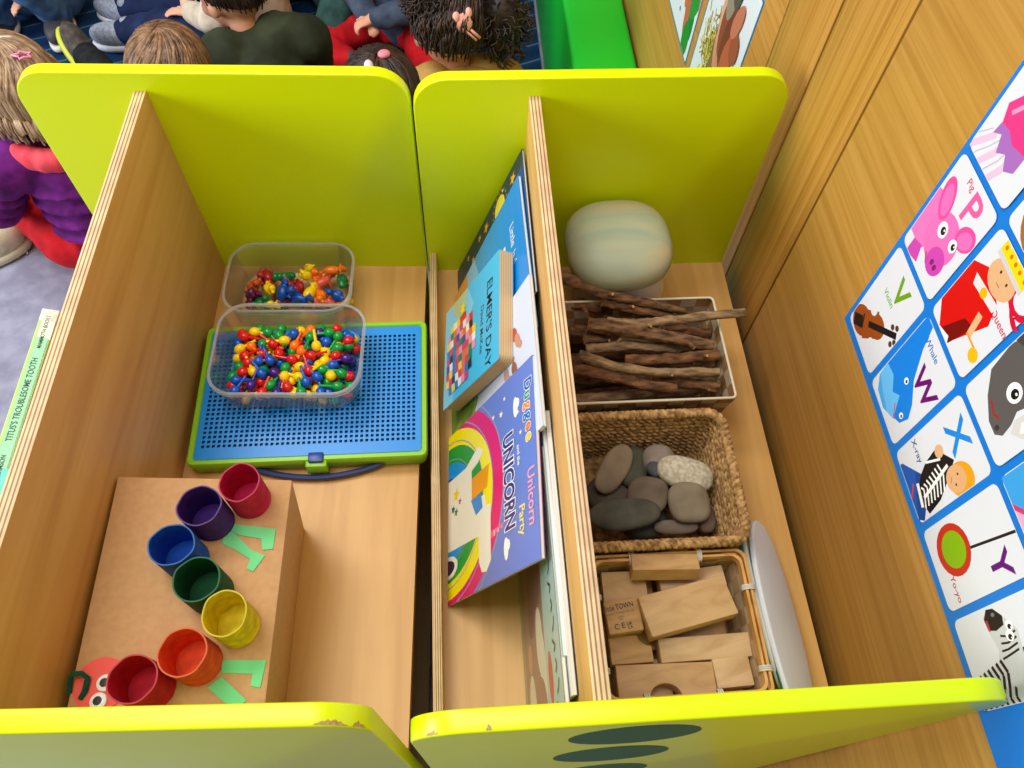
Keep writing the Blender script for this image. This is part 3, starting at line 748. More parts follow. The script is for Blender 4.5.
stone('grey stone at the bottom right under the pale speckled one', (.275, -.335, .020), (.03, .024, .016), dg(0, 0, -20), ((94, 88, 76), (116, 108, 94)), seed=13)
stone('grey stone at the bottom in the middle of the basket', (.238, -.375, .017), (.026, .022, .014), dg(0, 0, 10), ((86, 82, 72), (106, 100, 88)), seed=14)

# ------------------------------------------------------------------ bamboo basket and blocks
BB = thing('bamboo_basket', 'shallow bamboo rimmed basket of plain wooden blocks at the near end', 'basket', (.243, -.5025, .0004))
hx, hy, hz = .0785, .0685, .064
BAM = wood('bamboo', (190, 132, 56), (214, 160, 84), (226, 178, 106), (24, 24, 24), .4, bmp=.02); SLAT = mottled('pale_slat', (178, 150, 112), (204, 178, 140), 50, .7, stretch=(1, 1, 1)); SLAT2 = mottled('tan_slat', (150, 118, 78), (182, 150, 108), 50, .7)  # slats that pass under, and the basket floor, are a darker tan
cs = [(-hx, -hy), (hx, -hy), (hx, hy), (-hx, hy)]
g = G()
for k in range(4): woven_wall(g, cs[k], cs[(k+1) % 4], .002, hz, .008, 8, 4, .0011, 0, 1, outs[k])
g.box(-hx+.007, -hy+.007, 0, hx-.007, hy-.007, .002, 1); obj('woven_side', g, [SLAT, SLAT2], BB, smooth=0)
for o_, nm in ((.0022, 'rim'), (-.0026, 'rim')):
    P = rrect(hx+o_, hy+o_, .010); g = G()
    V = []; F = []; n = len(P)
    for x, y in P:
        l = math.hypot(x, y); ux, uy = x/l, y/l
        for a, b_ in ((-.0017, -.0045), (.0017, -.0045), (.0017, .0045), (-.0017, .0045)): V.append((x+ux*a, y+uy*a, hz+b_))
    for i in range(n):
        j = (i+1) % n
        for k in range(4): F.append((i*4+k, i*4+(k+1) % 4, j*4+(k+1) % 4, j*4+k))
    g.add(V, F); obj(nm, g, BAM, BB)
TIE = mat((222, 216, 204), .6)
for (tx, ty, ax) in ((.034, hy, 0), (-.036, hy, 0), (hx, .032, 1), (hx, -.046, 1), (-hx, .03, 1), (-hx, -.04, 1), (.03, -hy, 0), (-.04, -hy, 0)):
    g = G()
    for k in range(3):
        d = (k-1)*.0019; c = (tx+(d if ax == 0 else 0), ty+(d if ax == 1 else 0), hz)
        pts = []
        for i in range(16):
            a = 2*PI*i/16; rx, rz = .0068, .0062
            pts.append((c[0]+(rx*math.cos(a) if ax else 0), c[1]+(0 if ax else rx*math.cos(a)), c[2]+rz*math.sin(a)))
        g.ring(pts, .0009, 6)
    obj('tie', g, TIE, BB, 180, label='white string tie')
BLK = [wood('block_wood_%d' % i, c[0], c[1], c[2], (14, 46, 14), .55, off=(i*3, i, 0)) for i, c in enumerate((((186, 146, 94), (206, 168, 116), (216, 180, 130)), ((194, 158, 110), (214, 180, 132), (224, 192, 148)), ((174, 132, 78), (196, 154, 98), (208, 168, 112))))]
def block(label, cx, cy, ztop, lx, ly, th, rz, m=0, tilt=(0, 0), notch=None, pr=None):
    g = G()
    if notch is None: g.box(-lx/2, -ly/2, -th, lx/2, ly/2, 0, bev=.0014)
    else: g.prism(notch, -th, 0, bev=.0008)
    mats = [BLK[m]]
    if pr: pr.put(g, mats, Matrix.Translation((0, 0, .00012)))
    o = obj('wooden_block', g, mats, loc=(cx, cy, ztop), rot=(math.radians(tilt[0]), math.radians(tilt[1]), math.radians(rz)))
    return tag(o, label, 'wooden block', 'wooden blocks in the bamboo basket')
# lower layer
for k, (x, y, a) in enumerate(((.205, -.455, 2), (.275, -.455, -3), (.205, -.50, 4), (.275, -.50, 0), (.21, -.545, 0), (.28, -.545, 2))):
    block('plain wooden block at the bottom of the bamboo basket under the others', x, y, .0235, .058, .038, .020, a, k % 3)
block('square flat block in the far left corner beside the divider', .2, -.459, .048, .046, .034, .022, -1, 0)
block('block with a triangular tip showing behind the ridged block', .251, -.4335, .0665, .034, .012, .012, 8, 2)
g = G()
pts = [(0, 0), (.0235, 0)]+[(.0235*math.cos(a*PI/20), .0235*math.sin(a*PI/20)) for a in range(1, 11)]
g.prism([(-.0125, -.006), (.0125, -.006), (.0125, .004), (.0085, .010), (-.0085, .010)], -.0345, .0345, bev=.0008, M=Matrix(((0, 0, 1, 0), (1, 0, 0, 0), (0, 1, 0, 0), (0, 0, 0, 1))))
tag(obj('wooden_block', g, [BLK[2]], loc=(.2395, -.4435, .064), rot=(math.radians(-8), math.radians(1), math.radians(-2))), 'ridged bar shaped block lying across the far rim', 'wooden block', 'wooden blocks in the bamboo basket')
p_ = Print(.00002); ink = (40, 34, 40)
p_.text('little', -.0125, .0088, .0082, ink, 4, .01, .66); p_.text('TOWN', .0028, .0098, .0074, ink, 4, .02, .78)
p_.text('THE DOLL TO SMART FULL CO', -.0035, .0036, .0024, ink, 3, 0, .9); p_.text('CHINA', -.003, -.0005, .0024, ink, 2); p_.text('2022', -.003, -.0028, .0022, ink, 2)
p_.text('C E', -.006, -.0095, .0075, ink, 4, .01); p_.text('UK', .0042, -.0082, .0042, ink, 4, .02); p_.text('CA', .0044, -.0116, .0042, ink, 4, .02)
block('small block stamped with black lettering beside the divider', .1925, -.4905, .0605, .035, .032, .016, 5, 2, pr=p_)
block('largest rectangular block slanting across the middle of the pile', .2575, -.4845, .066, .093, .041, .019, 12, 0, (-2, 2))
block('flat block mostly hidden behind the largest slanting block', .272, -.4535, .0455, .07, .022, .018, 5, 1)
block('long plank block with a curved grain in front of the slanting block', .2765, -.522, .0460, .1, .0235, .018, 1, 1, (3, 0))
nt_ = [(-.021, -.0135), (.021, -.0135), (.021, .002)]+[(.021-.013*math.sin(a*PI/16), .0135-.0115*math.cos(a*PI/16)) for a in range(1, 8)]+[(.008, .0135), (-.021, .0135)]
block('block with a quarter circle cut from one corner, next to the stamped block', .1985, -.5195, .0450, .042, .027, .02, 1, 2, notch=nt_)
nt_ = [(-.048, -.0165), (-.016, -.0165)]+[(-.002-.0155*math.cos(a*PI/12), -.0165+.0125*math.sin(a*PI/12)) for a in range(1, 12)]+[(.0155, -.0165), (.048, -.0165), (.048, .0145), (-.048, .0145)]
block('arch block with a half round cut at the near side of the basket', .2285, -.5495, .0470, .096, .03, .021, -1, 0, notch=nt_)
block('plain block at the near right beside the arch block', .296, -.5465, .0455, .037, .028, .02, 2, 1)

# ------------------------------------------------------------------ oval boards leaning on the bamboo basket
def oval(label, loc, ry, rs, th, phi, m, mt, rz=0, back=None):
    g = G(); g.prism([(rs*math.copysign(abs(math.cos(a*PI/32))**.9, math.cos(a*PI/32)), ry*math.copysign(abs(math.sin(a*PI/32))**.9, math.sin(a*PI/32))) for a in range(64)], -th/2, th/2, 0, bev=th*.35, seg=3, rim_mi=1)
    o = obj('oval_board', g, [m, m], loc=loc, rot=(0, math.radians(phi), math.radians(rz)), smooth=50)
    if back:
        g = G(); dx, dy, bt = back; g.prism([(dx+rs*math.copysign(abs(math.cos(a*PI/32))**.9, math.cos(a*PI/32)), dy+ry*math.copysign(abs(math.sin(a*PI/32))**.9, math.sin(a*PI/32))) for a in range(64)], -th/2-bt, -th/2)
        obj('backing', g, mt, o, 50, label='green painted back')
    return tag(o, label, 'board', 'oval boards beside the block basket')
WHT = mottled('white_board', (206, 210, 218), (222, 224, 230), 8, .45, bmp=.01); GRN = mat((20, 110, 84), .45); TEAL = mat((24, 104, 110), .5)
oval('green backed white oval board leaning on the bamboo basket at the right', (.3590, -.4985, .0355), .108, .034, .006, 44, WHT, GRN, 1, (.0045, -.006, .003))
oval('smaller cream oval board with a teal back between the white board and the bamboo basket', (.3425, -.482, .0345), .082, .028, .0045, 62, mottled('cream_board', (196, 200, 186), (214, 216, 204), 8, .5, bmp=.01), TEAL, 1, (-.003, .010, .003))

# ------------------------------------------------------------------ books
PAPER = stripes('page_edges', 2, .0007, [(0, (232, 228, 218)), (.5, (232, 228, 218)), (.8, (206, 200, 188)), (1, (232, 228, 218))], .8)
def book(label, o, ang, w, h, th, cover, back, prn, twist=0, hard=0, page=None, group='picture books leaning on the divider', yaw=0, rounded=0):
    """o: far bottom corner of the front cover; leans on the divider at ang degrees"""
    c, s = math.cos(math.radians(ang)), math.sin(math.radians(ang))
    U = Vector((0, -1, 0)); Vv = Vector((c, 0, s)); N = U.cross(Vv)
    M = Matrix((U, Vv, N)).transposed().to_4x4(); M = M @ Matrix.Rotation(math.radians(twist), 4, 'Z'); M.translation = Vector(o)+Vector((0, 0, c*th))
    t = link('picture_book', None); t.matrix_world = M; t.empty_display_size = .02
    tag(t, label, 'book', group)
    ct = .0018 if hard else .0006
    mats = [mat(cover, .32), mat(back, .4)]
    g = G()
    def board(z0, z1, mi):
        if rounded: g.prism(rrp(w, h, rounded), z0, z1, mi)
        else: g.box(0, 0, z0, w, h, z1, mi)
    def rrp(w, h, r):
        return [(0, 0)]+[(w-r+r*math.sin(a*PI/12), r-r*math.cos(a*PI/12)) for a in range(7)]+[(w-r+r*math.cos(a*PI/12), h-r+r*math.sin(a*PI/12)) for a in range(7)]+[(0, h)]
    board(-ct, 0, 0); board(-th, -th+ct, 1); g.box(0, 0, -th, ct, h, 0, 0)
    prn.rect = None; prn.put(g, mats, Matrix.Translation((0, 0, .00005)), .3)
    obj('cover', g, mats, t, smooth=0)
    g = G(); ins = .0006 if not hard else .003
    if rounded: g.prism(rrp(w-.0002, h-.0002, rounded), -th+ct, -ct)
    else: g.box(ct, ins, -th+ct, w-ins, h-ins, -ct)
    obj('pages', g, page or PAPER, t, smooth=0)
    return t
WHITE = (245, 245, 240)
# dark star book, furthest back
w, h = .20, .230; p_ = Print(); p_.rect = (0, 0, w, h)
p_.poly([(0, 0), (w, 0), (w, h), (0, h)], (14, 48, 76)); p_.poly([(.05, h*.3), (w, h*.2), (w, h), (.02, h)], (10, 66, 130))
for x, y, r in ((.017, .2, .009), (.016, .112, .009), (.014, .088, .006), (.028, .062, .006), (.012, .045, .005)): p_.star(x, y, r, (240, 176, 30), .3)
for i in range(16): p_.ell(.024+.022*math.cos(i*PI/8), .158+.022*math.sin(i*PI/8), .0018, .0018, (196, 150, 70), n=8)
p_.ell(.024, .158, .016, .016, (250, 226, 70)); p_.star(.04, .205, .005, WHITE); p_.star(.008, .17, .003, WHITE)
book('dark navy book with yellow stars standing furthest back against the lime panel', (.0385, -.0055, .0012), 70, w, h, .003, (14, 48, 76), (20, 60, 100), p_)
# blue book
w, h = .208, .226; p_ = Print(); p_.rect = (0, 0, w, h)
for i in range(12):
    f = i/11; p_.poly([(0, h*i/12), (w, h*i/12), (w, h*(i+1)/12), (0, h*(i+1)/12)], tuple(int(a+(b_-a)*f) for a, b_ in zip((128, 196, 232), (0, 132, 214)))); p_.k -= 1
p_.k += 1
p_.poly([(0, .0), (.075, 0), (.075, .03), (.05, .055), (0, .05)], (226, 160, 70)); p_.poly([(0, .05), (.05, .055), (.06, .075), (.03, .09), (0, .08)], (150, 204, 236))
p_.text('Little', .062, .196, .017, WHITE, 0, 0, .9); p_.text('lad', .094, .196, .015, WHITE); p_.text('Big', .078, .160, .040, WHITE, 0, .004, .8); p_.text('Ho', .128, .163, .036, WHITE, 0, .004, .8); p_.text('use', .165, .163, .034, WHITE, 0, .004, .8)
book('bright blue book with white hand lettered title behind the board book', (.0335, -.0500, .0012), 70, w, h, .0036, (0, 140, 214), (90, 170, 220), p_, twist=2)
# pale book with animals
w, h = .17, .240; p_ = Print(); p_.rect = (0, 0, w, h)
p_.poly([(0, 0), (w, 0), (w, h), (0, h)], (206, 216, 236)); p_.poly([(0, 0), (w, 0), (w, .07), (.12, .085), (.09, .06), (.06, .09), (.03, .07), (0, .1)], (112, 156, 60))
for i in range(26): p_.ell(rnd.uniform(0, w), rnd.uniform(0, .08), .012, .0035, rnd.choice([(86, 134, 44), (140, 178, 70), (64, 104, 40)]), rnd.uniform(20, 160), 10)
for x, y in ((.008, .15), (.012, .12)): 
    for i in range(5): p_.ell(x, y, .018, .003, (110, 168, 60), i*36+10, 10)
for x, y, c in ((.045, .196, (176, 70, 60)), (.055, .202, (196, 140, 120)), (.082, .190, (150, 96, 70)), (.05, .15, (160, 84, 66)), (.078, .17, (190, 150, 130)), (.062, .182, (168, 110, 90))):
    p_.ell(x, y, .009, .006, c, 20); p_.ell(x+.008, y+.006, .004, .004, c)
p_.ell(.115, .2, .012, .008, WHITE); p_.ell(.125, .21, .01, .007, WHITE)
book('pale grey blue book with small brown animals and green leaves, partly under the unicorn book', (.0257, -.190, .0012), 69, w, h, .0036, (206, 216, 236), (190, 200, 210), p_)
# unicorn book
KY = 1.13
w, h = .192, .222; p_ = Print(); p_.rect = (0, 0, w, h)
p_.poly([(0, 0), (w, 0), (w, h), (0, h)], (104, 128, 208))
p_.at(0, 0, .89, KY, (0, 0, w, h))
for r0, r1, c in ((.116, .139, (226, 0, 112)), (.094, .116, (252, 238, 0)), (.071, .094, (0, 158, 60)), (.05, .071, (0, 150, 232)), (.0, .05, (80, 40, 130))):
    p_.ell(.104, -.004, r1*.92, r1*1.0, c, n=48)
for r1 in (.139, .116, .094, .071): p_.band(.104, -.004, r1*.985, r1, 0, 180, (150, 150, 190), 28)
IV = (244, 242, 226)
p_.poly([(.062, 0), (.062, .048), (.048, .078), (.058, .09), (.068, .078), (.072, .062), (.108, .062), (.112, .088), (.125, .088), (.128, .105), (.190, .104), (.2, .094), (.198, .084), (.186, .078), (.156, .078), (.152, .0)], IV)
p_.poly([(.112, .06), (.128, .06), (.13, .098), (.112, .092)], IV); p_.ell(.172, .0, .014, .026, IV); p_.ell(.172, .0, .009, .018, (60, 24, 70))
p_.poly([(.082, .062), (.108, .062), (.106, .098), (.08, .104)], (244, 160, 20)); p_.poly([(.108, .06), (.13, .072), (.126, .088), (.108, .084)], (0, 140, 230))
p_.poly([(.16, .106), (.168, .106), (.158, .14)], (240, 110, 150))
for i in range(3): p_.line([(.160+i*.001, .112+i*.008), (.167-i*.002, .113+i*.008)], .0018, (255, 200, 214))
for x, y, r, c in ((.086, .022, .010, (250, 224, 0)), (.102, .014, .006, (0, 84, 130)), (.108, .022, .006, (20, 150, 70)), (.098, .032, .005, (206, 80, 150))): p_.star(x, y, r, c)
for x, y, r in ((.03, .115, .0035), (.035, .132, .0045), (.02, .14, .003), (.075, .17, .003), (.05, .166, .003)): p_.star(x, y, r, WHITE)
for x, y in ((.042, .162), (.188, .136)): p_.ell(x, y, .012, .0045, WHITE); p_.ell(x-.003, y+.003, .006, .005, WHITE)
p_.at(0, 0, .89, KY, None)
col5 = [(0, 96, 180), (0, 150, 80), (240, 140, 20), (0, 110, 190), (230, 120, 30), (240, 200, 40)]
for i, ch in enumerate('Duggee'):
    p_.text(ch, .028+i*.0118, .186, .0185, WHITE, -4+3*(i % 2), .07); p_.text(ch, .028+i*.0118, .186, .0185, col5[i], -4+3*(i % 2), .03)
p_.text('and the', .098, .165, .0075, WHITE, 0, .02)
for bd, c in ((.075, WHITE), (.028, (50, 40, 130))): p_.text('UNICORN', .118, .144, .028, c, 0, bd, .82)
p_.text('Unicorn', .150, .186, .018, (236, 160, 184), 0, .02); p_.text('Party', .168, .168, .015, (240, 220, 130), 0, .02)
p_.at(0, 0)
book('lavender picture book with a rainbow and the word UNICORN', (.0225, -.2660, .0172), 67.3, w, h, .0042, (104, 128, 208), (120, 60, 140), p_, twist=-4.5)
# board book
w, h = .128, .158; p_ = Print(); p_.rect = (0, 0, w, h)
p_.poly([(0, 0), (w, 0), (w, h), (0, h)], (72, 188, 232)); p_.poly([(0, 0), (w, 0), (w, .03), (.06, .05), (.03, .09), (0, .07)], (120, 204, 236)); p_.poly([(.0, .02), (.02, .03), (.03, .06), (.0, .07)], (176, 196, 150))
p_.text("ELMER'S DAY", .074, .132, .0205, (16, 22, 30), -2, .014, .86); p_.text('David McKee', .074, .113, .0118, (16, 22, 30), -2, .008, .9)
for i in range(9):
    for j in range(9):
        x, y = .028+i*.0098, .008+j*.0098
        if ((x-.068)/.047)**2+((y-.04)/.05)**2 < 1: 
            p_.poly([(x, y), (x+.0099, y+.0012), (x+.0099, y+.011), (x, y+.0098)], rnd.choice([(236, 110, 30), (250, 214, 30), (200, 60, 120), (30, 130, 70), (60, 60, 150), (24, 24, 24), (240, 240, 236), (238, 150, 176), (40, 120, 190), (220, 50, 40)]))
p_.text('sun', .018, .05, .006, (250, 220, 40)); p_.star(.022, .058, .009, (250, 222, 40), n=8, k=.6)
BOARD = stripes('board_pages', 2, .0026, [(0, (206, 176, 132)), (.7, (206, 176, 132)), (.85, (150, 118, 80)), (1, (206, 176, 132))], .8)
book('thick light blue board book with a patchwork of coloured squares on its cover', (.0240, -.114, .0510), 67, w, h, .0165, (72, 188, 232), (60, 170, 220), p_, twist=-8, page=BOARD, rounded=.008)
# steep books by the near end
w, h = .226, .205; p_ = Print(); p_.rect = (0, 0, w, h)
p_.poly([(0, 0), (w, 0), (w, h), (0, h)], (150, 120, 110)); p_.poly([(0, 0), (w, 0), (w, .014), (0, .014)], (158, 164, 118)); p_.poly([(0, .15), (w, .13), (w, h), (0, h)], (168, 198, 192))
for i, (x, y, rx, ry, c) in enumerate(((.15, .11, .03, .018, (226, 222, 204)), (.2, .05, .03, .02, (226, 222, 200)), (.18, .12, .04, .016, (216, 216, 200)), (.19, .155, .022, .01, (196, 70, 60)), (.155, .05, .014, .012, (206, 150, 110)), (.12, .07, .02, .02, (120, 84, 84)), (.21, .1, .03, .03, (150, 110, 96)), (.09, .1, .03, .04, (130, 96, 96)))): p_.ell(x, y, rx, ry, c)
for i in range(13): p_.line([(.02+i*.016, .183+.008*(i % 3-1)), (.026+i*.016, .187), (.03+i*.016, .180)], .0028, (70, 66, 76))
book('faded book with brown and cream pictures standing steeply at the near end', (.0935, -.370, .0012), 85, w, h, .004, (150, 120, 110), (140, 140, 130), p_)
w, h = .218, .206; p_ = Print(); p_.rect = (0, 0, w, h); p_.poly([(0, 0), (w, 0), (w, h), (0, h)], (136, 186, 190))
for i in range(18): p_.ell(rnd.uniform(0, w), rnd.uniform(.12, h), .02, .005, rnd.choice([(110, 160, 168), (164, 204, 204), (96, 140, 150)]), rnd.uniform(-20, 20), 12)
book('pale teal book between the faded brown book and the divider', (.0985, -.335, .0012), 86, w, h, .004, (136, 186, 190), (60, 70, 80), p_)
w, h = .245, .212; p_ = Print(); p_.rect = (0, 0, w, h); p_.poly([(0, 0), (w, 0), (w, h), (0, h)], (58, 66, 84))
book('thin white backed book pressed flat against the divider', (.1033, -.338, .0012), 86.4, w, h, .0045, (226, 228, 232), (58, 66, 84), Print())

# book on the far side of the left divider, spine upwards
TT = link('picture_book', None); TT.location = (-0.312, -0.2466, 0.265); tag(TT, 'pale green spined book leaning on the left divider above the grey floor', 'book')
TT.rotation_euler = (0, math.radians(16), YAW+.012)
sw, ln, dp = .0125, .262, .245
mats = [mat((150, 220, 176), .5), mat((206, 226, 150), .5), mat((96, 206, 196), .5)]; g = G()
g.box(-sw, -ln, -.0012, 0, 0, 0, 0); g.box(-sw-.0006, -ln, -dp, -sw+.0012, 0, 0, 1); g.box(-.0018, -ln, -dp, 0, 0, 0, 1)
p_ = Print(.00002)
p_.poly([(.0, 0), (.03, 0), (.028, sw*.5), (.031, sw), (0, sw)], (226, 238, 214))
p_.poly([(ln-.004, sw*.0), (ln-.11, 0), (ln-.11, sw), (ln-.004, sw)], (96, 208, 196)); p_.poly([(.0, 0), (ln-.1, 0), (ln-.1, .0018), (0, .0018)], (170, 226, 120))
dk = (40, 60, 50)
Mx = Matrix(((0, 1, 0, -sw), (-1, 0, 0, 0), (0, 0, 1, .00006), (0, 0, 0, 1)))
q_ = Print(.00002)
TSP = [('MAMMOTH BOOKS', .0235, .0046), ('TITUS\'S TROUBLESOME TOOTH', .0895, .0066), ('GINA WILLIAMSON', .160, .0052)]
p_.put(g, mats, Mx)
for st, c_, sz in TSP: q_.text(st, -c_, -sw/2, sz, dk, 0, .004, .84)
q_.put(g, mats, Matrix(((0, -1, 0, -sw), (1, 0, 0, 0), (0, 0, 1, .0004), (0, 0, 0, 1))))
obj('cover', g, mats, TT, smooth=0)
g = G(); g.box(-sw+.0012, -ln+.002, -dp+.003, -.0018, -.002, -.0014); obj('pages', g, PAPER, TT, smooth=0)
for x0, x1 in ((.0, .012),): 
    g = G(); g.box(-sw-.0008, -.012, -.010, .0004, .0004, .0004, bev=.0006); obj('torn_corner', g, mottled('scuffed_paper', (200, 206, 196), (236, 236, 226), 200, .9), TT, label='scuffed white paper at the spine end')

# ------------------------------------------------------------------ foam bench behind
g = G(); g.box(0, 0, 0, .134, 1.5, .355, bev=.012, seg=4)
tag(obj('foam_bench', g, mat((22, 196, 44), .3), loc=(.2865, .34, FLOOR)), 'bright green padded bench along the wood wall behind the units', 'bench')

# ------------------------------------------------------------------ alphabet poster on the wall
PW, PH = .447, .545
p = Print(.000008); BLUE = (14, 122, 214); CWH = (224, 226, 232)
p.rr(0, 0, PW, PH, .001, BLUE)
CW, CH = .0665, .0985
def cell(c, r):
    ox = .0735*c+.0052; oy = .0088+.1082*r if r else .0088
    h = .1075 if r == 0 else CH
    if r: oy = .1236+.1048*(r-1)
    p.at(0, 0); p.rect = None; p.rr(ox, oy, ox+CW, oy+h, .006, CWH)
    p.at(ox, oy, 1, 1, (ox+.0006, oy+.0006, ox+CW-.0006, oy+h-.0006))
def letter(ch, x, y, size, col, word=None, wx=0, wy=0, ws=.0088, wc=None):
    p.text(ch, x, y, size, col, 0, .02)
    if word: p.text(word, wx, wy, ws, wc or col, 0, .012)
def eye(x, y, r=.0055, px=.001):
    p.ell(x, y, r, r*1.15, (255, 255, 255)); p.ell(x+px, y, r*.5, r*.6, (20, 20, 20)); p.ell(x+px+.0008, y+.0012, r*.16, r*.16, (255, 255, 255))
# V W X Y Z
cell(0, 0); letter('V', .036, .083, .034, (112, 160, 20), 'Violin', .027, .067)
BR = (156, 72, 22)
p.ell(.016, .018, .017, .015, BR, 30); p.ell(.036, .036, .014, .012, BR, 30); p.poly([(.012, .03), (.03, .008), (.046, .03), (.028, .048)], BR); p.ell(.021, .042, .006, .006, CWH); p.ell(.043, .018, .006, .006, CWH)
p.line([(.006, .008), (.018, .018)], .012, (24, 20, 20)); p.line([(.026, .026), (.062, .058)], .0062, (24, 20, 22)); p.line([(.014, .026), (.022, .014)], .002, (24, 20, 20))
for q in ((.052, .058), (.062, .046), (.057, .063), (.0645, .052)): p.ell(q[0], q[1], .0028, .0028, (90, 50, 30))
cell(1, 0); letter('W', .047, .068, .032, (110, 0, 110), 'Whale', .027, .095, .0092, (20, 110, 190))
p.poly([(.0, .03), (.0, .1075), (.012, .1075), (.02, .085), (.034, .06), (.05, .046), (.0575, .034), (.054, .02), (.042, .012), (.02, .02)], (10, 128, 224))
p.poly([(.0, .034), (.014, .036), (.026, .026), (.034, .034), (.046, .013), (.03, .004), (.012, .006), (.002, .016)], (104, 190, 246)); p.poly([(.002, .018), (.018, .012), (.036, .008), (.03, .004), (.012, .006)], (70, 170, 240))
p.line([(.036, .024), (.043, .0165), (.047, .014)], .0014, (220, 50, 90)); eye(.029, .05, .003, .0006); eye(.05, .026, .0028, .0006)
cell(2, 0); letter('X', .026, .085, .036, (20, 136, 224), 'X-ray', .0125, .030, .0092, (30, 60, 120))
p.poly([(.012, -.01), (.012, .004), (.032, .026), (.0665, .0), (.0665, -.01)], (24, 90, 180)); p.poly([(.026, .018), (.062, .0), (.0665, .008), (.038, .034)], (16, 70, 150))
p.poly([(.026, .036), (.022, .056), (.030, .062), (.040, .072), (.048, .060), (.06, .038), (.064, .018), (.044, .010), (.032, .024)], (16, 14, 20))
p.ell(.026, .058, .0055, .006, (226, 176, 130)); p.line([(.040, .062), (.05, .018)], .003, WHITE); p.line([(.032, .056), (.026, .036)], .002, WHITE)
for i in range(7): p.line([(.034+i*.0012, .05-i*.0052), (.044, .053-i*.0052), (.056+i*.0004, .047-i*.0052)], .0019, WHITE)
p.line([(.036, .016), (.056, .012)], .004, WHITE); p.line([(.034, .01), (.05, -.004)], .002, (220, 60, 60))
p.ell(.056, .072, .0135, .0165, (240, 160, 20), -10); p.ell(.0535, .0665, .011, .013, (226, 172, 120), -10)
for q in ((.051, .070), (.0575, .064)): p.ell(q[0], q[1], .0009, .0012, (50, 30, 20))
p.line([(.050, .062), (.054, .059)], .0006, (160, 90, 60))
cell(3, 0); letter('Y', .052, .078, .032, (96, 10, 116), 'Yo-yo', .0530, .018, .0085, (180, 30, 80))
p.line([(.03, .046), (.037, .1075)], .0022, (30, 28, 30)); p.ell(.0255, .032, .0205, .0222, (198, 44, 24)); p.ell(.0255, .0325, .0145, .0158, (132, 178, 8))
cell(4, 0)
ZB = (206, 208, 208); ZK = (26, 24, 26)
p.poly([(.003, .050), (.012, .062), (.022, .071), (.034, .069), (.046, .064), (.0665, .056), (.0665, .0), (.046, .0), (.043, .02), (.038, .038), (.030, .043), (.018, .039), (.006, .038)], ZB)
p.poly([(.002, .044), (.003, .052), (.010, .060), (.016, .058), (.018, .048), (.016, .039), (.008, .038)], ZK); p.line([(.009, .0405), (.017, .0405)], .002, (200, 50, 60)); p.ell(.007, .050, .0015, .0022, (120, 116, 116))
for k in range(4): p.line([(.022+k*.004, .068-k*.001), (.024+k*.004, .058-k*.002), (.022+k*.005, .050-k*.002)], .0015, ZK)
for k in range(7): p.line([(.037+k*.0012, .040-k*.006), (.046+k*.001, .044-k*.006), (.056, .040-k*.006)], .0030, ZK); p.line([(.056, .047-k*.007), (.062, .044-k*.007), (.0665, .046-k*.007)], .0026, ZK)
eye(.0175, .0640, .0036); eye(.0240, .0610, .0040)
p.line([(.034, .072), (.046, .070), (.0665, .060)], .005, ZK); p.text('Zebra', .04, .088, .009, (30, 30, 30)); p.text('Z', .05, .098, .016, (200, 40, 60))
# P Q R S T
cell(0, 1); letter('P', .042, .078, .036, (240, 92, 160), 'Pig', .026, .0895, .0085, (210, 60, 110))
PK = (252, 110, 186); DP = (232, 74, 156); MG = (206, 66, 176)
p.poly([(0, .014), (0, .062), (.014, .066), (.03, .03), (.022, .014)], (250, 118, 190)); p.poly([(.010, -.002), (.010, .014), (.022, .018), (.028, .004)], MG)
p.ell(.035, .040, .0215, .0235, PK, -14)
for (a, b, c, d, rot) in ((.0145, .064, .0092, .0175, 24), (.055, .062, .0100, .0125, -42)): p.ell(a, b, c, d, DP, rot); p.ell(a+.0006, b-.001, c*.7, d*.74, PK, rot)
p.line([(.030, .020), (.036, .014), (.044, .012)], .0016, (170, 30, 80)); p.ell(.044, .024, .0115, .0130, MG, -14); p.ell(.042, .021, .0022, .003, (130, 20, 110), -14); p.ell(.0475, .0205, .0022, .003, (130, 20, 110), -14)
eye(.0306, .046, .0062); eye(.0490, .0480, .0050)
cell(1, 1); letter('Q', .056, .084, .038, (212, 12, 56), 'Queen', .0545, .058, .0088, (200, 20, 70))
RD = (216, 14, 14)
p.poly([(.0, .016), (.0, .062), (.018, .074), (.042, .064), (.05, .048), (.034, .004), (.018, .0)], RD); p.poly([(.018, .0), (.034, .002), (.042, .034), (.030, .030)], (120, 8, 8)); p.poly([(.012, .0), (.02, -.004), (.034, .0), (.03, .006)], (236, 234, 234))
p.poly([(.01, .06), (.014, .052), (.044, .056), (.046, .064)], (226, 222, 222)); p.ell(.027, .057, .0042, .0042, (250, 180, 10)); p.line([(.038, .046), (.043, .026)], .006, (230, 180, 130)); p.line([(.040, .026), (.056, .026)], .0022, (230, 160, 40)); p.ell(.058, .022, .0058, .006, (240, 186, 16))
p.ell(.031, .077, .0165, .0135, (226, 176, 128)); 
for q in ((.026, .08), (.037, .079)): p.ell(q[0], q[1], .001, .0014, (60, 30, 20))
p.line([(.029, .072), (.034, .072)], .0007, (180, 80, 60))
p.poly([(.012, .085), (.05, .084), (.05, .088), (.012, .089)], (206, 206, 206))
p.poly([(.012, .089), (.012, .104), (.019, .096), (.024, .106), (.030, .096), (.035, .106), (.040, .096), (.047, .104), (.05, .088)], (252, 214, 20))
for x in (.016, .024, .031, .038, .046): p.ell(x, .094, .0016, .0018, (224, 110, 10))
cell(2, 1)
GY = (92, 88, 86)
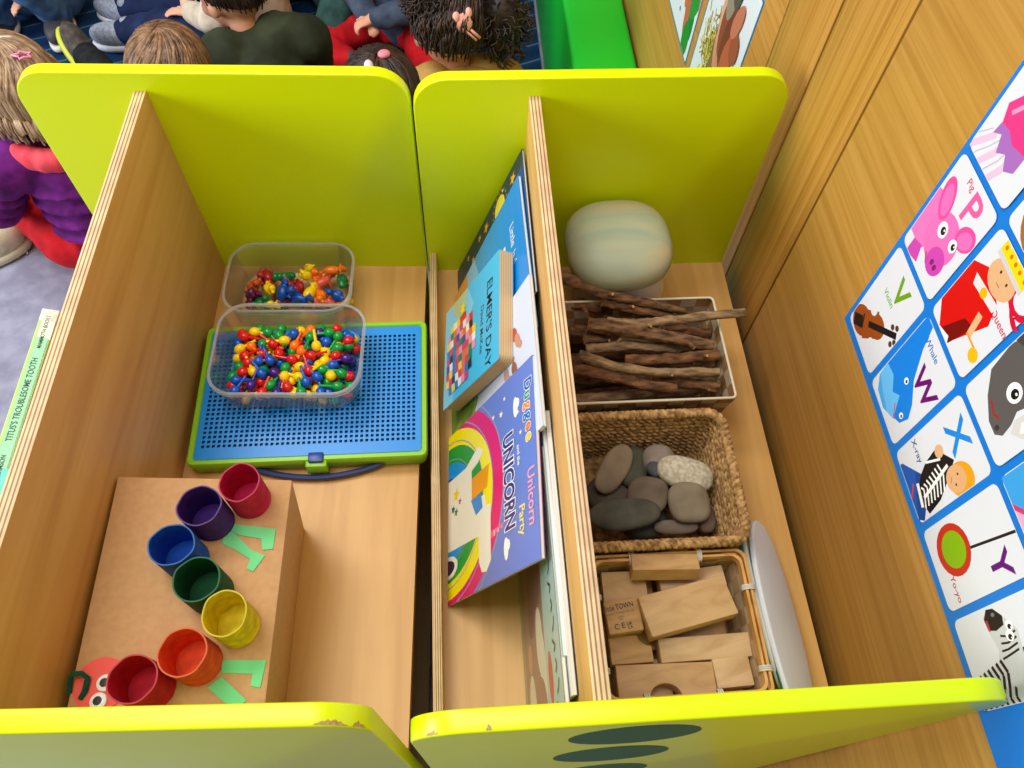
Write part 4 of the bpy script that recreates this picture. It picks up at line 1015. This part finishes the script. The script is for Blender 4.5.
p.poly([(.0, .062), (.004, .034), (.018, .020), (.034, .011), (.045, .011), (.0495, .018), (.047, .030), (.042, .040), (.046, .06), (.05, .0985), (.012, .0985), (.006, .08)], GY); p.poly([(0, .066), (.008, .07), (.012, .088), (.004, .0985), (0, .0985)], (70, 66, 66)); p.poly([(.03, .075), (.0665, .07), (.0665, .0985), (.03, .0985)], (70, 66, 66))
p.poly([(.046, .034), (.052, .026), (.060, .034), (.0665, .056), (.0665, .085), (.054, .068), (.047, .05)], (212, 210, 206)); p.poly([(.050, .040), (.056, .034), (.0665, .06), (.0665, .078)], (236, 236, 234))
p.line([(.022, .022), (.032, .0185), (.038, .022)], .002, (170, 40, 40)); p.ell(.042, .016, .002, .0026, (60, 56, 56)); eye(.0300, .0450, .0072)
p.text('R', .055, .088, .02, (230, 120, 30))
cell(3, 1); p.ell(.0, .03, .05, .05, (238, 170, 206)); p.ell(-.002, .03, .04, .04, (206, 60, 110)); p.ell(-.003, .03, .037, .037, (60, 160, 226)); letter('S', .05, .08, .03, (20, 140, 90))
cell(4, 1); p.ell(.03, .03, .03, .025, (120, 170, 60)); letter('T', .045, .078, .034, (230, 60, 60))
# J K L M N
cell(0, 2); letter('J', .018, .085, .022, (230, 60, 140)); p.at(p.ox-.015, p.oy-.013, 1, 1, p.rect)
for i in range(6):
    x = .004+i*.0085; p.line([(.026+i*.006, .038), (.018+i*.0075, .028), (x+.004, .016), (x, .003)], .0052 if i % 2 else .0009, (226, 192, 220) if i % 2 else (200, 178, 200))
p.poly([(.030, .050), (.028, .036), (.036, .041), (.042, .030), (.050, .036), (.058, .028), (.0665, .034), (.0665, .052)], (166, 104, 186))
p.poly([(.030, .046), (.024, .058), (.034, .074), (.05, .079), (.0665, .072), (.0665, .048), (.05, .044), (.040, .048)], (232, 50, 132)); p.line([(.032, .056), (.038, .066), (.048, .071)], .0032, (250, 150, 196))
cell(1, 2); p.ell(.03, .03, .026, .03, (164, 104, 52)); p.ell(.03, .02, .014, .018, (206, 150, 96)); p.ell(.04, .07, .016, .014, (150, 92, 44)); letter('K', .054, .085, .026, (20, 120, 200))
cell(2, 2); p.ell(.034, .04, .024, .026, (240, 170, 40)); letter('L', .05, .08, .03, (220, 80, 20))
cell(3, 2); p.ell(.034, .04, .024, .026, (120, 90, 60)); letter('M', .045, .08, .03, (20, 140, 90))
# upper rows of the sheet
for c, r, ch in ((0, 3, 'D'), (1, 3, 'E'), (2, 3, 'F'), (3, 3, 'G')):
    cell(c, r); letter(ch, .04, .08, .03, ((230, 90, 60), (20, 120, 200), (110, 160, 20), (110, 0, 110))[c]); p.ell(.033, .035, .022, .022, ((250, 190, 40), (150, 150, 160), (240, 120, 60), (200, 160, 90))[c])
g = G(); mats = [mat(BLUE, .35)]
g.box(-PW, 0, -.0006, 0, PH, 0, 0, M=Matrix(((0, 0, -1, 0), (1, 0, 0, 0), (0, 1, 0, 0), (0, 0, 0, 1))))
M0 = Matrix(((0, 0, -1, -.0001), (-1, 0, 0, 0), (0, 1, 0, 0), (0, 0, 0, 1)))
p.at(0, 0); p.put(g, mats, M0, .3)
for a in range(1):
    po = obj('alphabet_poster', g, mats, smooth=0, loc=(WALLX-.0006, -.2477, .2147))
tag(po, 'large alphabet picture poster with blue grid on the wood wall', 'poster')

# ------------------------------------------------------------------ food picture cards further along the wall
def card(label, y0, z0, w, h, fill, tilt=0):
    q = Print(.00001); q.rr(0, 0, w, h, .002, (30, 120, 176)); q.rr(.0035, .0035, w-.0035, h-.0035, .002, (226, 236, 240)); q.rect = (.004, .004, w-.004, h-.004)
    fill(q, w, h); g = G(); mats = [mat((30, 120, 176), .4)]
    g.box(-w, 0, -.0006, 0, h, 0, 0, M=Matrix(((0, 0, -1, 0), (1, 0, 0, 0), (0, 1, 0, 0), (0, 0, 0, 1)))); q.put(g, mats, M0, .35)
    return tag(obj('picture_card', g, mats, smooth=0, loc=(WALLX-.0006, y0, z0), rot=(math.radians(tilt), 0, 0)), label, 'poster', 'food picture cards on the wood wall')
def hay(q, w, h):
    q.at(0, h*.19, 1, 1, q.rect)
    for i in range(150): 
        x, y = rnd.gauss(w*.3, w*.08), rnd.gauss(h*.22, h*.07); a = rnd.uniform(0, 3.1); q.line([(x, y), (x+.018*math.cos(a), y+.018*math.sin(a))], .0022, rnd.choice([(206, 190, 70), (160, 146, 40), (230, 216, 110), (120, 110, 40)]))
    q.poly([(w*.36, h*.62), (w*.4, h*.14), (w*.72, h*.08), (w*.86, h*.3), (w*.8, h*.44), (w*.5, h*.66)], (126, 96, 62))
    for i in range(40): 
        t = i/39; x, y = w*(.38+.48*t), h*(.16-.04*math.sin(t*5)+.1*t); q.line([(x, y), (x+.006, y+.03)], .002, (90, 66, 40) if i % 2 else (170, 140, 96))
    for x, y, rx, ry, c, a in ((.5, .30, .012, .03, (210, 150, 120), 30), (.6, .24, .012, .026, (206, 146, 112), 40), (.44, .5, .014, .05, (226, 168, 136), 6), (.53, .46, .02, .045, (146, 76, 56), 4), (.62, .46, .016, .05, (120, 62, 46), -6), (.72, .4, .018, .04, (186, 96, 66), -14), (.8, .48, .018, .022, (160, 84, 58), 0), (.72, .58, .014, .03, (196, 120, 92), -20), (.5, .66, .02, .05, (150, 140, 120), 0), (.56, .72, .02, .04, (90, 84, 76), 10)): q.ell(w*x, h*y, rx, ry, c, a)
    for i in range(60): q.ell(w*.6+rnd.gauss(0, .014), h*.13+rnd.gauss(0, .007), .0016, .0012, rnd.choice([(200, 200, 190), (120, 116, 100)]), n=6)
def veg(q, w, h):
    q.at(w*.26, -h*.24, 1, 1, q.rect)
    for x, y, rx, ry, c, a in ((.5, .5, .03, .06, (30, 130, 60), 20), (.38, .55, .012, .04, (210, 110, 70), -8), (.46, .42, .012, .035, (200, 100, 80), 4), (.28, .6, .02, .03, (30, 120, 120), 0), (.62, .6, .02, .05, (50, 150, 60), -20), (.75, .62, .012, .04, (230, 140, 90), 10), (.56, .32, .02, .03, (40, 140, 50), 0), (.25, .36, .004, .004, (60, 100, 190), 0)): q.ell(w*x, h*y, rx, ry, c, a)
card('wall card picturing a basket with brown produce and yellow straw', .385, -.02, .188, .30, hay, 3)
card('wall card picturing green and orange vegetables, beside the green bench', .60, .018, .196, .30, veg, 2)

# ------------------------------------------------------------------ the seated children
SKIN = mottled('skin', (226, 160, 130), (240, 182, 154), 12, .55, bmp=.02)
SKIN2 = mottled('skin_tan', (196, 138, 108), (214, 158, 128), 12, .55, bmp=.02)
def cloth(name, a, b, sc=30): return mottled(name, a, b, sc, .85, detail=7, bmp=.25, dist=.003)
def cap(g, P, R, seg=12, puff=0):
    P = [Vector(q) for q in P]
    for a, b_, ra, rb in zip(P, P[1:], R, R[1:]):
        n = max(2, int((b_-a).length/.012)) if not puff else max(2, round((b_-a).length/puff))
        for i in range(n+1):
            f = i/n; c = a.lerp(b_, f); r_ = ra+(rb-ra)*f
            if puff:
                d = (b_-a).normalized(); q = Vector((0, 0, 1)).rotation_difference(d)
                g.ell(c, (r_, r_, puff*.62), rot=q.to_matrix(), seg=14, rings=8)
            else: g.ell(c, (r_, r_, r_), seg=seg, rings=8)
def hand(g, w, d, up, s=1, curl=.5, side=1):
    """palm plus five fingers: w wrist, d pointing direction, up back-of-hand normal"""
    w = Vector(w); d = Vector(d).normalized(); up = Vector(up); up = (up-d*up.dot(d)).normalized(); r_ = d.cross(up)*side
    R = Matrix((r_, d, up)).transposed()
    g.ell(w+d*.026*s, (.021*s, .028*s, .0115*s), rot=R, seg=14, rings=8)
    for k, (ox, L, th) in enumerate(((-.0155, .030, .0050), (-.0055, .036, .0054), (.0050, .034, .0054), (.0150, .026, .0048))):
        b0 = w+d*.046*s+r_*ox*s; p1 = b0+(d*math.cos(curl*.5)-up*math.sin(curl*.5))*L*.42*s; p2 = p1+(d*math.cos(curl*1.3)-up*math.sin(curl*1.3))*L*.34*s; p3 = p2+(d*math.cos(curl*2)-up*math.sin(curl*2))*L*.26*s
        cap(g, [b0, p1, p2, p3], [th*s*1.08, th*s, th*s*.92, th*s*.8], 8)
    t0 = w+d*.016*s+r_*.018*s; t1 = t0+(d*.6+r_*.75-up*.2).normalized()*.019*s; t2 = t1+(d*.9+r_*.2-up*.35).normalized()*.017*s
    cap(g, [t0, t1, t2], [.0066*s, .006*s, .005*s], 8)
def hair_mesh(hc, R, col1, col2, n, style, seed, long=0, curl=0, part=0, nape=122):
    """skull cap and combed strands, growing from the crown"""
    rh = random.Random(seed); g = G(); hc = Vector(hc)
    def front(ph): return .5+.5*math.sin(ph)          # 1 at the forehead
    def tend(ph):
        f = front(ph); return math.radians(64*f+nape*(1-f))
    def P(th, ph, k=1.06): 
        return Vector((R[0]*k*math.sin(th)*math.cos(ph), R[1]*k*math.sin(th)*math.sin(ph), R[2]*k*math.cos(th)))
    V = []; F = []; nt, npp = 12, 28
    for i in range(nt+1):
        for j in range(npp):
            ph = 2*PI*j/npp; V.append(P(tend(ph)*i/nt+.0001, ph, 1.05))
    for i in range(nt):
        for j in range(npp): F.append((i*npp+j, (i+1)*npp+j, (i+1)*npp+(j+1) % npp, i*npp+(j+1) % npp))
    F.append(tuple(range(npp)))
    g.add([hc+v for v in V], F, 1)
    for k in range(n):
        ph = rh.uniform(0, 2*PI); te = tend(ph)*rh.uniform(.86, 1.06); ph0 = ph+rh.uniform(-.3, .3)+.7; pts = []
        kk = rh.uniform(1.06, 1.11+.05*curl); q0 = rh.uniform(0, 6)
        for i in range(9):
            t = (i/8)**.9; th = .004+te*t; pp = ph0+(ph-ph0)*min(1, t*1.6)
            v = P(th, pp, kk+.02*math.sin(t*PI))
            if part: v += Vector((math.copysign(.004*(1-t), v.x), 0, .001))
            if curl: v += Vector((math.sin(q0+i*1.9), math.cos(q0+i*1.7), math.sin(q0*2+i*1.5)))*.010*curl
            pts.append(hc+v)
        if long and front(ph) < .75:
            last = pts[-1]; out = Vector((last.x-hc.x, last.y-hc.y, 0)).normalized()
            L_ = long*rh.uniform(.8, 1.1)
            for i in range(1, 7):
                f = i/6; v = last+out*(.012*math.sin(f*2))+Vector((0, -.012*f, -L_*f))
                if curl: v += Vector((math.sin(q0+i*2.1), math.cos(q0+i*1.8), 0))*.014*curl
                pts.append(v)
        r0 = rh.uniform(.0018, .0036)
        g.tube(pts, [r0*(.5+.5*math.sin(PI*min(1, max(.32, .3+i/(len(pts)-1)*.72)))) for i in range(len(pts))], 5, k % 2, False)
    return g, [col1, col2]
def child(label, loc, rotz, pose, skin, jacket, trousers, hair, shoes=None, puff=0, scale=.92, voxel=.007, jr=1, collar=None):
    t = thing('person', label, 'person', (loc[0], loc[1], FLOOR+.0085), math.radians(rotz)); t.scale = (scale,)*3
    J = {k: Vector(v) for k, v in pose.items() if not isinstance(v, (int, float))}
    g = G()
    cap(g, [J['pelvis'], J['waist'], J['chest']], [.074, .068, .072]); cap(g, [J['chest'], J['neck']], [.066, .030]); cap(g, [J['neck'], J['head']], [.029, .032])
    for s in 'LR':
        cap(g, [J['neck']+(J['sh'+s]-J['neck'])*.35, J['sh'+s]], [.038, .034]); cap(g, [J['sh'+s], J['el'+s], J['wr'+s]], [.031, .025, .018])
        cap(g, [J['pelvis'], J['hip'+s]], [.066, .056]); cap(g, [J['hip'+s], J['kn'+s], J['an'+s]], [.055, .042, .028]); cap(g, [J['an'+s], J['an'+s]+(J['toe'+s]-J['an'+s]).normalized()*.062], [.027, .022])
        hd = pose.get('hd'+s) or (J['wr'+s]-J['el'+s]); hu = pose.get('hu'+s) or (0, 0, 1)
        hand(g, J['wr'+s], hd, hu, .86, pose.get('curl', .5), 1 if s == 'L' else -1)
    f = Vector(pose.get('face', (0, 1, 0))).normalized(); upv = Vector(pose.get('crown', (0, 0, 1))); upv = (upv-f*upv.dot(f)).normalized(); rt = f.cross(upv)
    HR = Matrix((rt, f, upv)).transposed(); hc = J['head']
    E = lambda c, r: g.ell(hc+HR @ Vector(c), r, rot=HR, seg=20, rings=14)
    E((0, -.008, .012), (.069, .082, .078)); E((0, .014, -.030), (.053, .056, .056)); E((0, .074, -.018), (.0105, .016, .012)); E((0, .068, .002), (.008, .010, .022))
    E((-.025, .056, -.03), (.022, .016, .02)); E((.025, .056, -.03), (.022, .016, .02)); E((0, .058, -.062), (.018, .014, .012)); E((0, .066, -.046), (.017, .009, .008))
    for s in (-1, 1): E((s*.071, -.004, -.012), (.008, .014, .021))
    for s in (-1, 1): E((s*.026, .070, .016), (.02, .01, .006))
    link('body', fused(g, voxel, 3, [skin]), t)
    hr = HR.to_4x4(); hr.translation = hc
    for s in (-1, 1):
        e = G(); e.ell((s*.026, .0715, .004), (.0095, .0065, .0075), M=hr); o = obj('eye', e, mat((236, 234, 228), .2), t, 180)
        e = G(); e.ell((s*.026, .0772, .004), (.0045, .0020, .0045), M=hr); obj('iris', e, mat((50, 34, 24), .2), o, 180)
    e = G(); e.ell((0, .0735, -.0475), (.016, .0045, .0042), M=hr); obj('mouth', e, mat((190, 92, 88), .5), t, 180)
    # clothing
    g = G(); k = jr
    cap(g, [J['pelvis']+Vector((0, 0, .01)), J['waist'], J['chest']], [.088*k, .084*k, .086*k], puff=puff); cap(g, [J['chest'], J['chest'].lerp(J['neck'], .62)], [.080*k, .052*k], puff=0)
    for s in 'LR':
        cap(g, [J['neck']+(J['sh'+s]-J['neck'])*.5, J['sh'+s]], [.050*k, .046*k]); cap(g, [J['sh'+s], J['el'+s], J['el'+s].lerp(J['wr'+s], .88)], [.045*k, .037*k, .029*k], puff=puff*.8)
    link('jacket', wrinkle(fused(g, .0065 if not puff else .005, 4 if not puff else 1, [jacket]), .0045 if not puff else .0015, 17, loc[0]*9), t)
    g = G()
    for s in 'LR': cap(g, [J['pelvis'], J['hip'+s]], [.078, .066]); cap(g, [J['hip'+s], J['kn'+s], J['an'+s]], [.064, .051, .037])
    link('trousers', wrinkle(fused(g, .007, 4, [trousers]), .004, 20, loc[1]*7), t)
    sm, so = shoes[:2] if shoes else (mat((70, 70, 76), .6), mat((220, 216, 206), .6))
    for s in 'LR':
        d = (J['toe'+s]-J['an'+s]); sole = Vector(pose.get('sole'+s, (0, 0, -1))); d = (d-sole*d.dot(sole)).normalized(); rr_ = d.cross(-sole)
        R = Matrix((rr_, d, -sole)).transposed(); c = J['an'+s]+d*.03+sole*.008
        g = G(); g.ell(c-sole*.003, (.034, .078, .034), rot=R, seg=18, rings=12, e1=.8); g.ell(c-d*.042-sole*.022, (.031, .034, .032), rot=R); sh = link('shoe', fused(g, .005, 3, [sm]), t)
        g = G(); g.ell(c+sole*.026, (.036, .081, .011), rot=R, seg=22, rings=8, e1=.4); obj('sole', g, so, sh, 180)
        g = G()
        for q in range(3):
            y0 = .012+q*.014; g.tube([c+R @ Vector((x*.022, y0, .030-.010*x*x)) for x in (-1, -.5, 0, .5, 1)], .0028, 6)
        obj('lace', g, mat((196, 196, 190), .7) if not shoes or len(shoes) < 4 else shoes[3], sh, 180)
    if collar:
        g = G(); c0 = J['neck']; 
        for i in range(20):
            a = 2*PI*i/20; g.ell(c0+Vector((.066*math.cos(a), .062*math.sin(a)-.010, .004+.010*math.cos(a*2))), (.023, .023, .026), seg=8, rings=6)
        link('collar', fused(g, .005, 3, [collar]), t)
    for o in list(t.children):
        for v in o.data.vertices: v.co.z = max(v.co.z, .0004)
        for q in o.children:
            for v in q.data.vertices: v.co.z = max(v.co.z, .0004)
    hk = dict(hair); hg, hm = hair_mesh((0, -.008, .012), (.069, .082, .078), hk['c'][0], hk['c'][1], hk.get('n', 320), '', hk.get('seed', 1), hk.get('long', 0), hk.get('curl', 0), hk.get('part', 0), hk.get('nape', 122))
    hg.V = [tuple(hr @ Vector(v)) for v in hg.V]
    for (c, r_) in hk.get('bunches', ()):
        rh = random.Random(5)
        cc = Vector(c)
        for q in range(300):
            d = Vector((rh.gauss(0, 1), rh.gauss(0, 1), rh.gauss(0, 1))).normalized(); a = cc+Vector([d[i]*r_[i]*.5 for i in range(3)]); pts = []
            ph = rh.uniform(0, 6); sd = d.orthogonal().normalized(); sd2 = d.cross(sd)
            for i in range(8):
                f_ = i/7; pts.append(hr @ (cc+Vector([d[i2]*r_[i2]*(.3+.75*f_) for i2 in range(3)])+(sd*math.sin(ph+f_*7)+sd2*math.cos(ph+f_*7))*.012*f_))
            hg.tube(pts, [.0026-.0014*i/7 for i in range(8)], 5, q % 2, False)
        hg.ell(hr @ cc, [x*.72 for x in r_], 0, seg=14, rings=10)
    ho = obj('hair', hg, hm, t, 180)
    return t, hr, ho
def hairmat(n, a, b): return mottled(n, a, b, 24, .45, detail=6, bmp=.2, spec=.5, stretch=(3, 3, .6))
SIT = dict(pelvis=(0, 0, .082), waist=(0, .0, .17), chest=(0, .012, .275), neck=(0, .02, .365), head=(0, .035, .475),
  shL=(-.105, .015, .335), elL=(-.14, .06, .20), wrL=(-.06, .17, .16), shR=(.105, .015, .335), elR=(.14, .06, .20), wrR=(.06, .17, .16),
  hipL=(-.07, .02, .075), knL=(-.17, .21, .09), anL=(-.02, .27, .045), toeL=(.07, .30, .04), hipR=(.07, .02, .075), knR=(.17, .21, .09), anR=(.04, .22, .05), toeR=(-.06, .26, .05))
def pose(**k): d = dict(SIT); d.update(k); return d
BLOND = (hairmat('hair_fair', (104, 80, 60), (162, 134, 106)), hairmat('hair_fair_light', (134, 106, 80), (190, 162, 130)))
BROWN = (hairmat('hair_brown', (70, 48, 32), (128, 94, 66)), hairmat('hair_brown_light', (98, 70, 48), (156, 120, 88)))
DARK = (hairmat('hair_dark', (22, 14, 12), (52, 36, 30)), hairmat('hair_dark_light', (34, 22, 18), (74, 52, 42)))  # two tones of dark hair, alternating strand by strand
JEAN = cloth('denim', (48, 84, 132), (100, 140, 184), 14); JEAN2 = cloth('dark_denim', (12, 26, 62), (26, 46, 92), 14)
REDT = cloth('red_track_cloth', (176, 10, 24), (216, 22, 36), 20); TEALT = cloth('teal_cloth', (30, 62, 60), (58, 96, 92), 18)
def clip_on(hr, ho, name, P, col, label):
    g = G(); g.prism(P, 0, .004); o = obj(name, g, mat(col, .4), ho, label=label); return o
# girl in the purple quilted jacket
LEGS_OUT = dict(knL=(-.10, .28, .10), anL=(-.12, .50, .045), toeL=(-.13, .53, .12), knR=(.10, .26, .10), anR=(.10, .48, .045), toeR=(.11, .51, .12), soleL=(0, 1, -.2), soleR=(0, 1, -.2))
t, hr, ho = child('fair haired child in a purple quilted jacket and red trousers at the left edge', (-.722, .520), 40, pose(chest=(.0, .0, .255), neck=(0, .012, .325), head=(0, .055, .405), shL=(-.105, .01, .305), shR=(.105, .01, .305), elL=(-.15, .05, .2), wrL=(-.10, .16, .12), wrR=(.10, .16, .12), **LEGS_OUT), SKIN,
  cloth('purple_quilt', (84, 12, 96), (116, 26, 128), 40), REDT, dict(c=BLOND, n=620, seed=3, long=.022, part=1, nape=112), puff=.040, jr=1.12, collar=cloth('coral_lining', (232, 66, 86), (246, 96, 110), 30), scale=1)
g = G(); g.tube([hr @ Vector((.074*math.cos(a), -.01, .012+.088*math.sin(a))) for a in [i*PI/14 for i in range(-3, 18)]], .0045, 8); obj('hair_band', g, mat((240, 236, 240), .5), t, 180, label='white hair band')
g = G(); pr_ = Print(); st_ = [(.016*(1 if i % 2 == 0 else .5)*math.sin(PI*i/5), .016*(1 if i % 2 == 0 else .5)*math.cos(PI*i/5)) for i in range(10)]
g.ring([hr @ Vector((.03+x, -.062+y*.5, .088+.2*y-.3*x)) for x, y in st_], .0022, 6); obj('hair_clip', g, mat((250, 150, 190), .4), t, 180, label='pink star shaped hair clip')
# boy seen from behind
child('child with straight brown hair seen from behind over the top of the left lime panel', (-.455, .525), 33, pose(face=(.56, .82, -.1), head=(.01, .035, .470), neck=(0, .05, .365), chest=(0, .10, .27), waist=(0, .18, .165), pelvis=(0, .24, .088), hipL=(-.07, .26, .082), hipR=(.07, .26, .082), shL=(-.105, .075, .335), shR=(.105, .075, .335), elL=(-.105, .17, .20), elR=(.12, .17, .20), wrL=(-.05, .28, .19), wrR=(.05, .28, .19), knL=(-.06, .53, .14), anL=(-.05, .80, .065), toeL=(-.055, .87, .12), knR=(.05, .47, .22), anR=(.05, .58, .05), toeR=(.06, .66, .06), soleL=(-.45, .45, -.7), soleR=(0, .1, -.9)), SKIN, cloth('navy_top', (28, 34, 50), (44, 52, 72)), cloth('black_leggings', (16, 18, 22), (34, 36, 42)), dict(c=BROWN, n=760, seed=8, part=1),
  shoes=(cloth('trainer_grey', (62, 58, 56), (92, 86, 80), 60), mat((206, 214, 60), .5), 0, mat((206, 200, 40), .6)))
# child in the dark green hooded jacket
t, hr, ho = child('child in a dark green hooded jacket leaning forward with back to the units', (-.335, .715), 28, pose(waist=(0, .03, .17), chest=(0, .075, .27), neck=(0, .12, .35), head=(0, .185, .435), shL=(-.125, .085, .325), shR=(.125, .085, .325), elL=(-.13, .18, .21), elR=(.155, .17, .20), wrL=(-.05, .28, .15), wrR=(.06, .27, .15), face=(-.55, .8, -.25)), SKIN2,
  cloth('olive_cloth', (30, 38, 26), (56, 64, 44), 12), TEALT, dict(c=DARK, n=300, seed=11), jr=1.18)
g = G(); g.tube([(.02, .02, .345), (.015, -.022, .30), (.005, -.045, .24), (-.005, -.065, .18), (-.01, -.098, .10)], .0025, 6); obj('back_seam', g, cloth('seam', (52, 62, 44), (72, 82, 60)), t)
# child with dark hair and pink bow
t, hr, ho = child('child with straight dark hair and pink bow between the two far lime panels', (-.085, .475), 10, pose(head=(0, .03, .458)), SKIN2, cloth('charcoal_top', (44, 44, 50), (66, 66, 74)), REDT, dict(c=DARK, n=600, seed=14, long=.12, part=1))
for (c, r_, col, lb) in (((-.018, -.034, .0965), (.009, .013, .012), (252, 220, 230), 'white bow loop'), ((-.020, -.060, .086), (.010, .014, .014), (246, 150, 200), 'pink bow loop'), ((.014, -.012, .103), (.012, .010, .007), (240, 130, 150), 'coral hair clip')):
    g = G(); g.ell(c, r_, M=hr); obj('hair_bow', g, mat(col, .5), t, 180, label=lb)
# child with curly dark hair and mustard coat
t, hr, ho = child('child with big curly dark hair and a mustard coat beside the green bench', (.055, .645), 14, pose(head=(-.01, .055, .470), neck=(0, .02, .37), face=(-.1, .95, -.3)), SKIN2, cloth('mustard_quilt', (170, 128, 62), (208, 168, 98), 16), cloth('grey_leggings', (60, 60, 68), (84, 84, 92)),
  dict(c=DARK, n=640, seed=19, curl=.7, nape=126, bunches=(((.105, -.045, -.005), (.066, .06, .095)), ((-.03, -.03, .07), (.07, .06, .05)))), jr=1.1, puff=.05)
g = G()
for i in range(40):
    a = PI*(1.02+.98*i/39); r0 = .088
    g.tube([(r0*math.cos(a), r0*.8*math.sin(a)-.02, .338+.0), (r0*1.14*math.cos(a+.03), r0*.95*math.sin(a+.03)-.02, .345+.004*(i % 2)), (r0*1.22*math.cos(a), r0*1.02*math.sin(a)-.02, .325)], .005, 6)
g.ell((0, -.045, .362), (.100, .078, .052), seg=20, rings=12)
obj('gathered_hood', g, cloth('mustard_hood', (186, 144, 74), (222, 184, 112), 20), t, 180, label='mustard hood with gathered edge')
g = G(); M = hr @ Matrix.Translation((.004, -.099, .030)) @ Matrix.Rotation(math.radians(86), 4, 'X') @ Matrix.Scale(1.35, 4)
g.ell((0, 0, 0), (.014, .014, .004), M=M); g.ell((-.010, .010, 0), (.006, .008, .004), M=M); g.ell((.010, .012, 0), (.005, .008, .004), M=M); g.tube([(.006, -.008, 0), (.022, -.026, 0)], .0024, 6, M=M); g.tube([(.000, -.010, 0), (.016, -.028, 0)], .002, 6, M=M)
obj('hair_clip', g, mat((250, 178, 166), .4), t, 180, label='pale pink animal shaped hair clip')
# children whose legs and hands show at the top of the picture
t, hr, ho = child('child in red trousers and blue grey top holding both hands together', (-.085, 1.235), 152, pose(wrL=(.005, .155, .175), elL=(-.12, .08, .20), wrR=(.03, .13, .150), elR=(.13, .07, .2), hdL=(.5, .6, -.1), hdR=(-.5, .6, .1), curl=.9, knL=(-.19, .2, .07), knR=(.19, .2, .07)), SKIN, cloth('blue_grey_sleeve', (58, 70, 92), (80, 94, 118)), REDT, dict(c=BROWN, n=200, seed=23), voxel=.0042)
t, hr, ho = child('child in dark teal trousers seated beyond the dark green jacket', (-.39, 1.47), 184, pose(knL=(-.13, .28, .13), anL=(-.05, .36, .045), toeL=(.02, .40, .04), knR=(.12, .28, .13), anR=(.05, .34, .05), toeR=(-.03, .38, .05)), SKIN, cloth('teal_top', (36, 70, 66), (60, 100, 94)), TEALT, dict(c=BROWN, n=150, seed=29))
t, hr, ho = child('child in dark jeans and cream sleeve reaching a hand out above the brown haired child', (-.455, 1.215), 90, pose(wrL=(-.05, .175, .16), elL=(-.15, .09, .2), hdL=(-.1, 1, .1), curl=.35, knL=(-.03, .26, .10), anL=(.02, .40, .05), toeL=(.02, .47, .045), knR=(.12, .26, .10), anR=(.13, .42, .05), toeR=(.15, .49, .05)), SKIN, cloth('cream_sleeve', (196, 180, 160), (222, 208, 190)), JEAN2, dict(c=BROWN, n=150, seed=31), voxel=.0045,
  shoes=(cloth('grey_knit', (130, 140, 160), (166, 176, 194), 120), mat((200, 204, 214), .6)))
t, hr, ho = child('child in faded blue jeans with bent knee at the top left corner', (-1.08, 1.40), 176, pose(knL=(-.07, .19, .22), anL=(-.08, .10, .05), toeL=(-.09, .20, .03), knR=(.08, .2, .2), anR=(.08, .12, .05), toeR=(.09, .22, .03)), SKIN, cloth('mint_top', (110, 190, 160), (150, 220, 190)), JEAN, dict(c=DARK, n=150, seed=37))
# pale trainer of a child outside the picture, resting at the mat's edge
sh = thing('trainer', 'pale cream trainer with ridged sole lying at the left edge of the carpet mat', 'shoe', (-.995, .515, FLOOR+.045), math.radians(-60))
g = G(); g.ell((0, 0, .0), (.036, .080, .036), seg=20, rings=12, e1=.8); g.ell((0, -.045, .018), (.032, .034, .034)); link('upper', fused(g, .004, 3, [cloth('cream_canvas', (196, 190, 160), (220, 214, 186), 60)]), sh)
g = G(); g.ell((0, 0, -.030), (.038, .083, .012), seg=24, rings=8, e1=.4)
for i in range(7): g.tube([(-.028, -.06+i*.02, -.0415), (.028, -.06+i*.02, -.0415)], .002, 6)
obj('sole', g, mat((214, 210, 180), .6), sh, 180)

# ------------------------------------------------------------------ camera and light
cam = bpy.data.cameras.new('camera'); co = bpy.data.objects.new('camera', cam); C.objects.link(co)
cam.sensor_width = 36; cam.lens = 771.745/1024*36; cam.clip_start = .01
R = Matrix(((.99766276, .03723441, -.05729412), (-.06107607, .86190176, -.50338362), (.0306387, .5057064, .86216142)))
co.matrix_world = Matrix.Translation((.04667, -.6709, .8339)) @ R.to_4x4()
bpy.context.scene.camera = co
w = bpy.data.worlds.new('room'); w.use_nodes = True; bpy.context.scene.world = w
w.node_tree.nodes['Background'].inputs[0].default_value = (.93, .97, 1, 1); w.node_tree.nodes['Background'].inputs[1].default_value = .30
def area(name, loc, sx, sy, e, col, target):
    l = bpy.data.lights.new(name, 'AREA'); l.shape = 'RECTANGLE'; l.size = sx; l.size_y = sy; l.energy = e; l.color = col
    o = bpy.data.objects.new(name, l); C.objects.link(o); o.location = loc
    o.rotation_euler = (Vector(target)-Vector(loc)).to_track_quat('-Z', 'Y').to_euler(); return o
area('ceiling_lamp', (-.9, .5, 2.1), 1.2, .6, 34, (1, .97, .92), (-.9, .5, 0))
area('ceiling_lamp', (-.35, -.35, 2.1), 1.2, .6, 20, (1, .97, .92), (-.35, -.35, 0))
area('window_light', (-3.2, -.75, 1.15), 1.8, 1.4, 104, (.96, .98, 1), (-.3, 0, .1))
vs = bpy.context.scene.view_settings
vs.view_transform = 'Standard'; vs.look = 'None'; vs.gamma = 1; vs.exposure = -.06; vs.use_curve_mapping = False
bpy.context.scene.display_settings.display_device = 'sRGB'
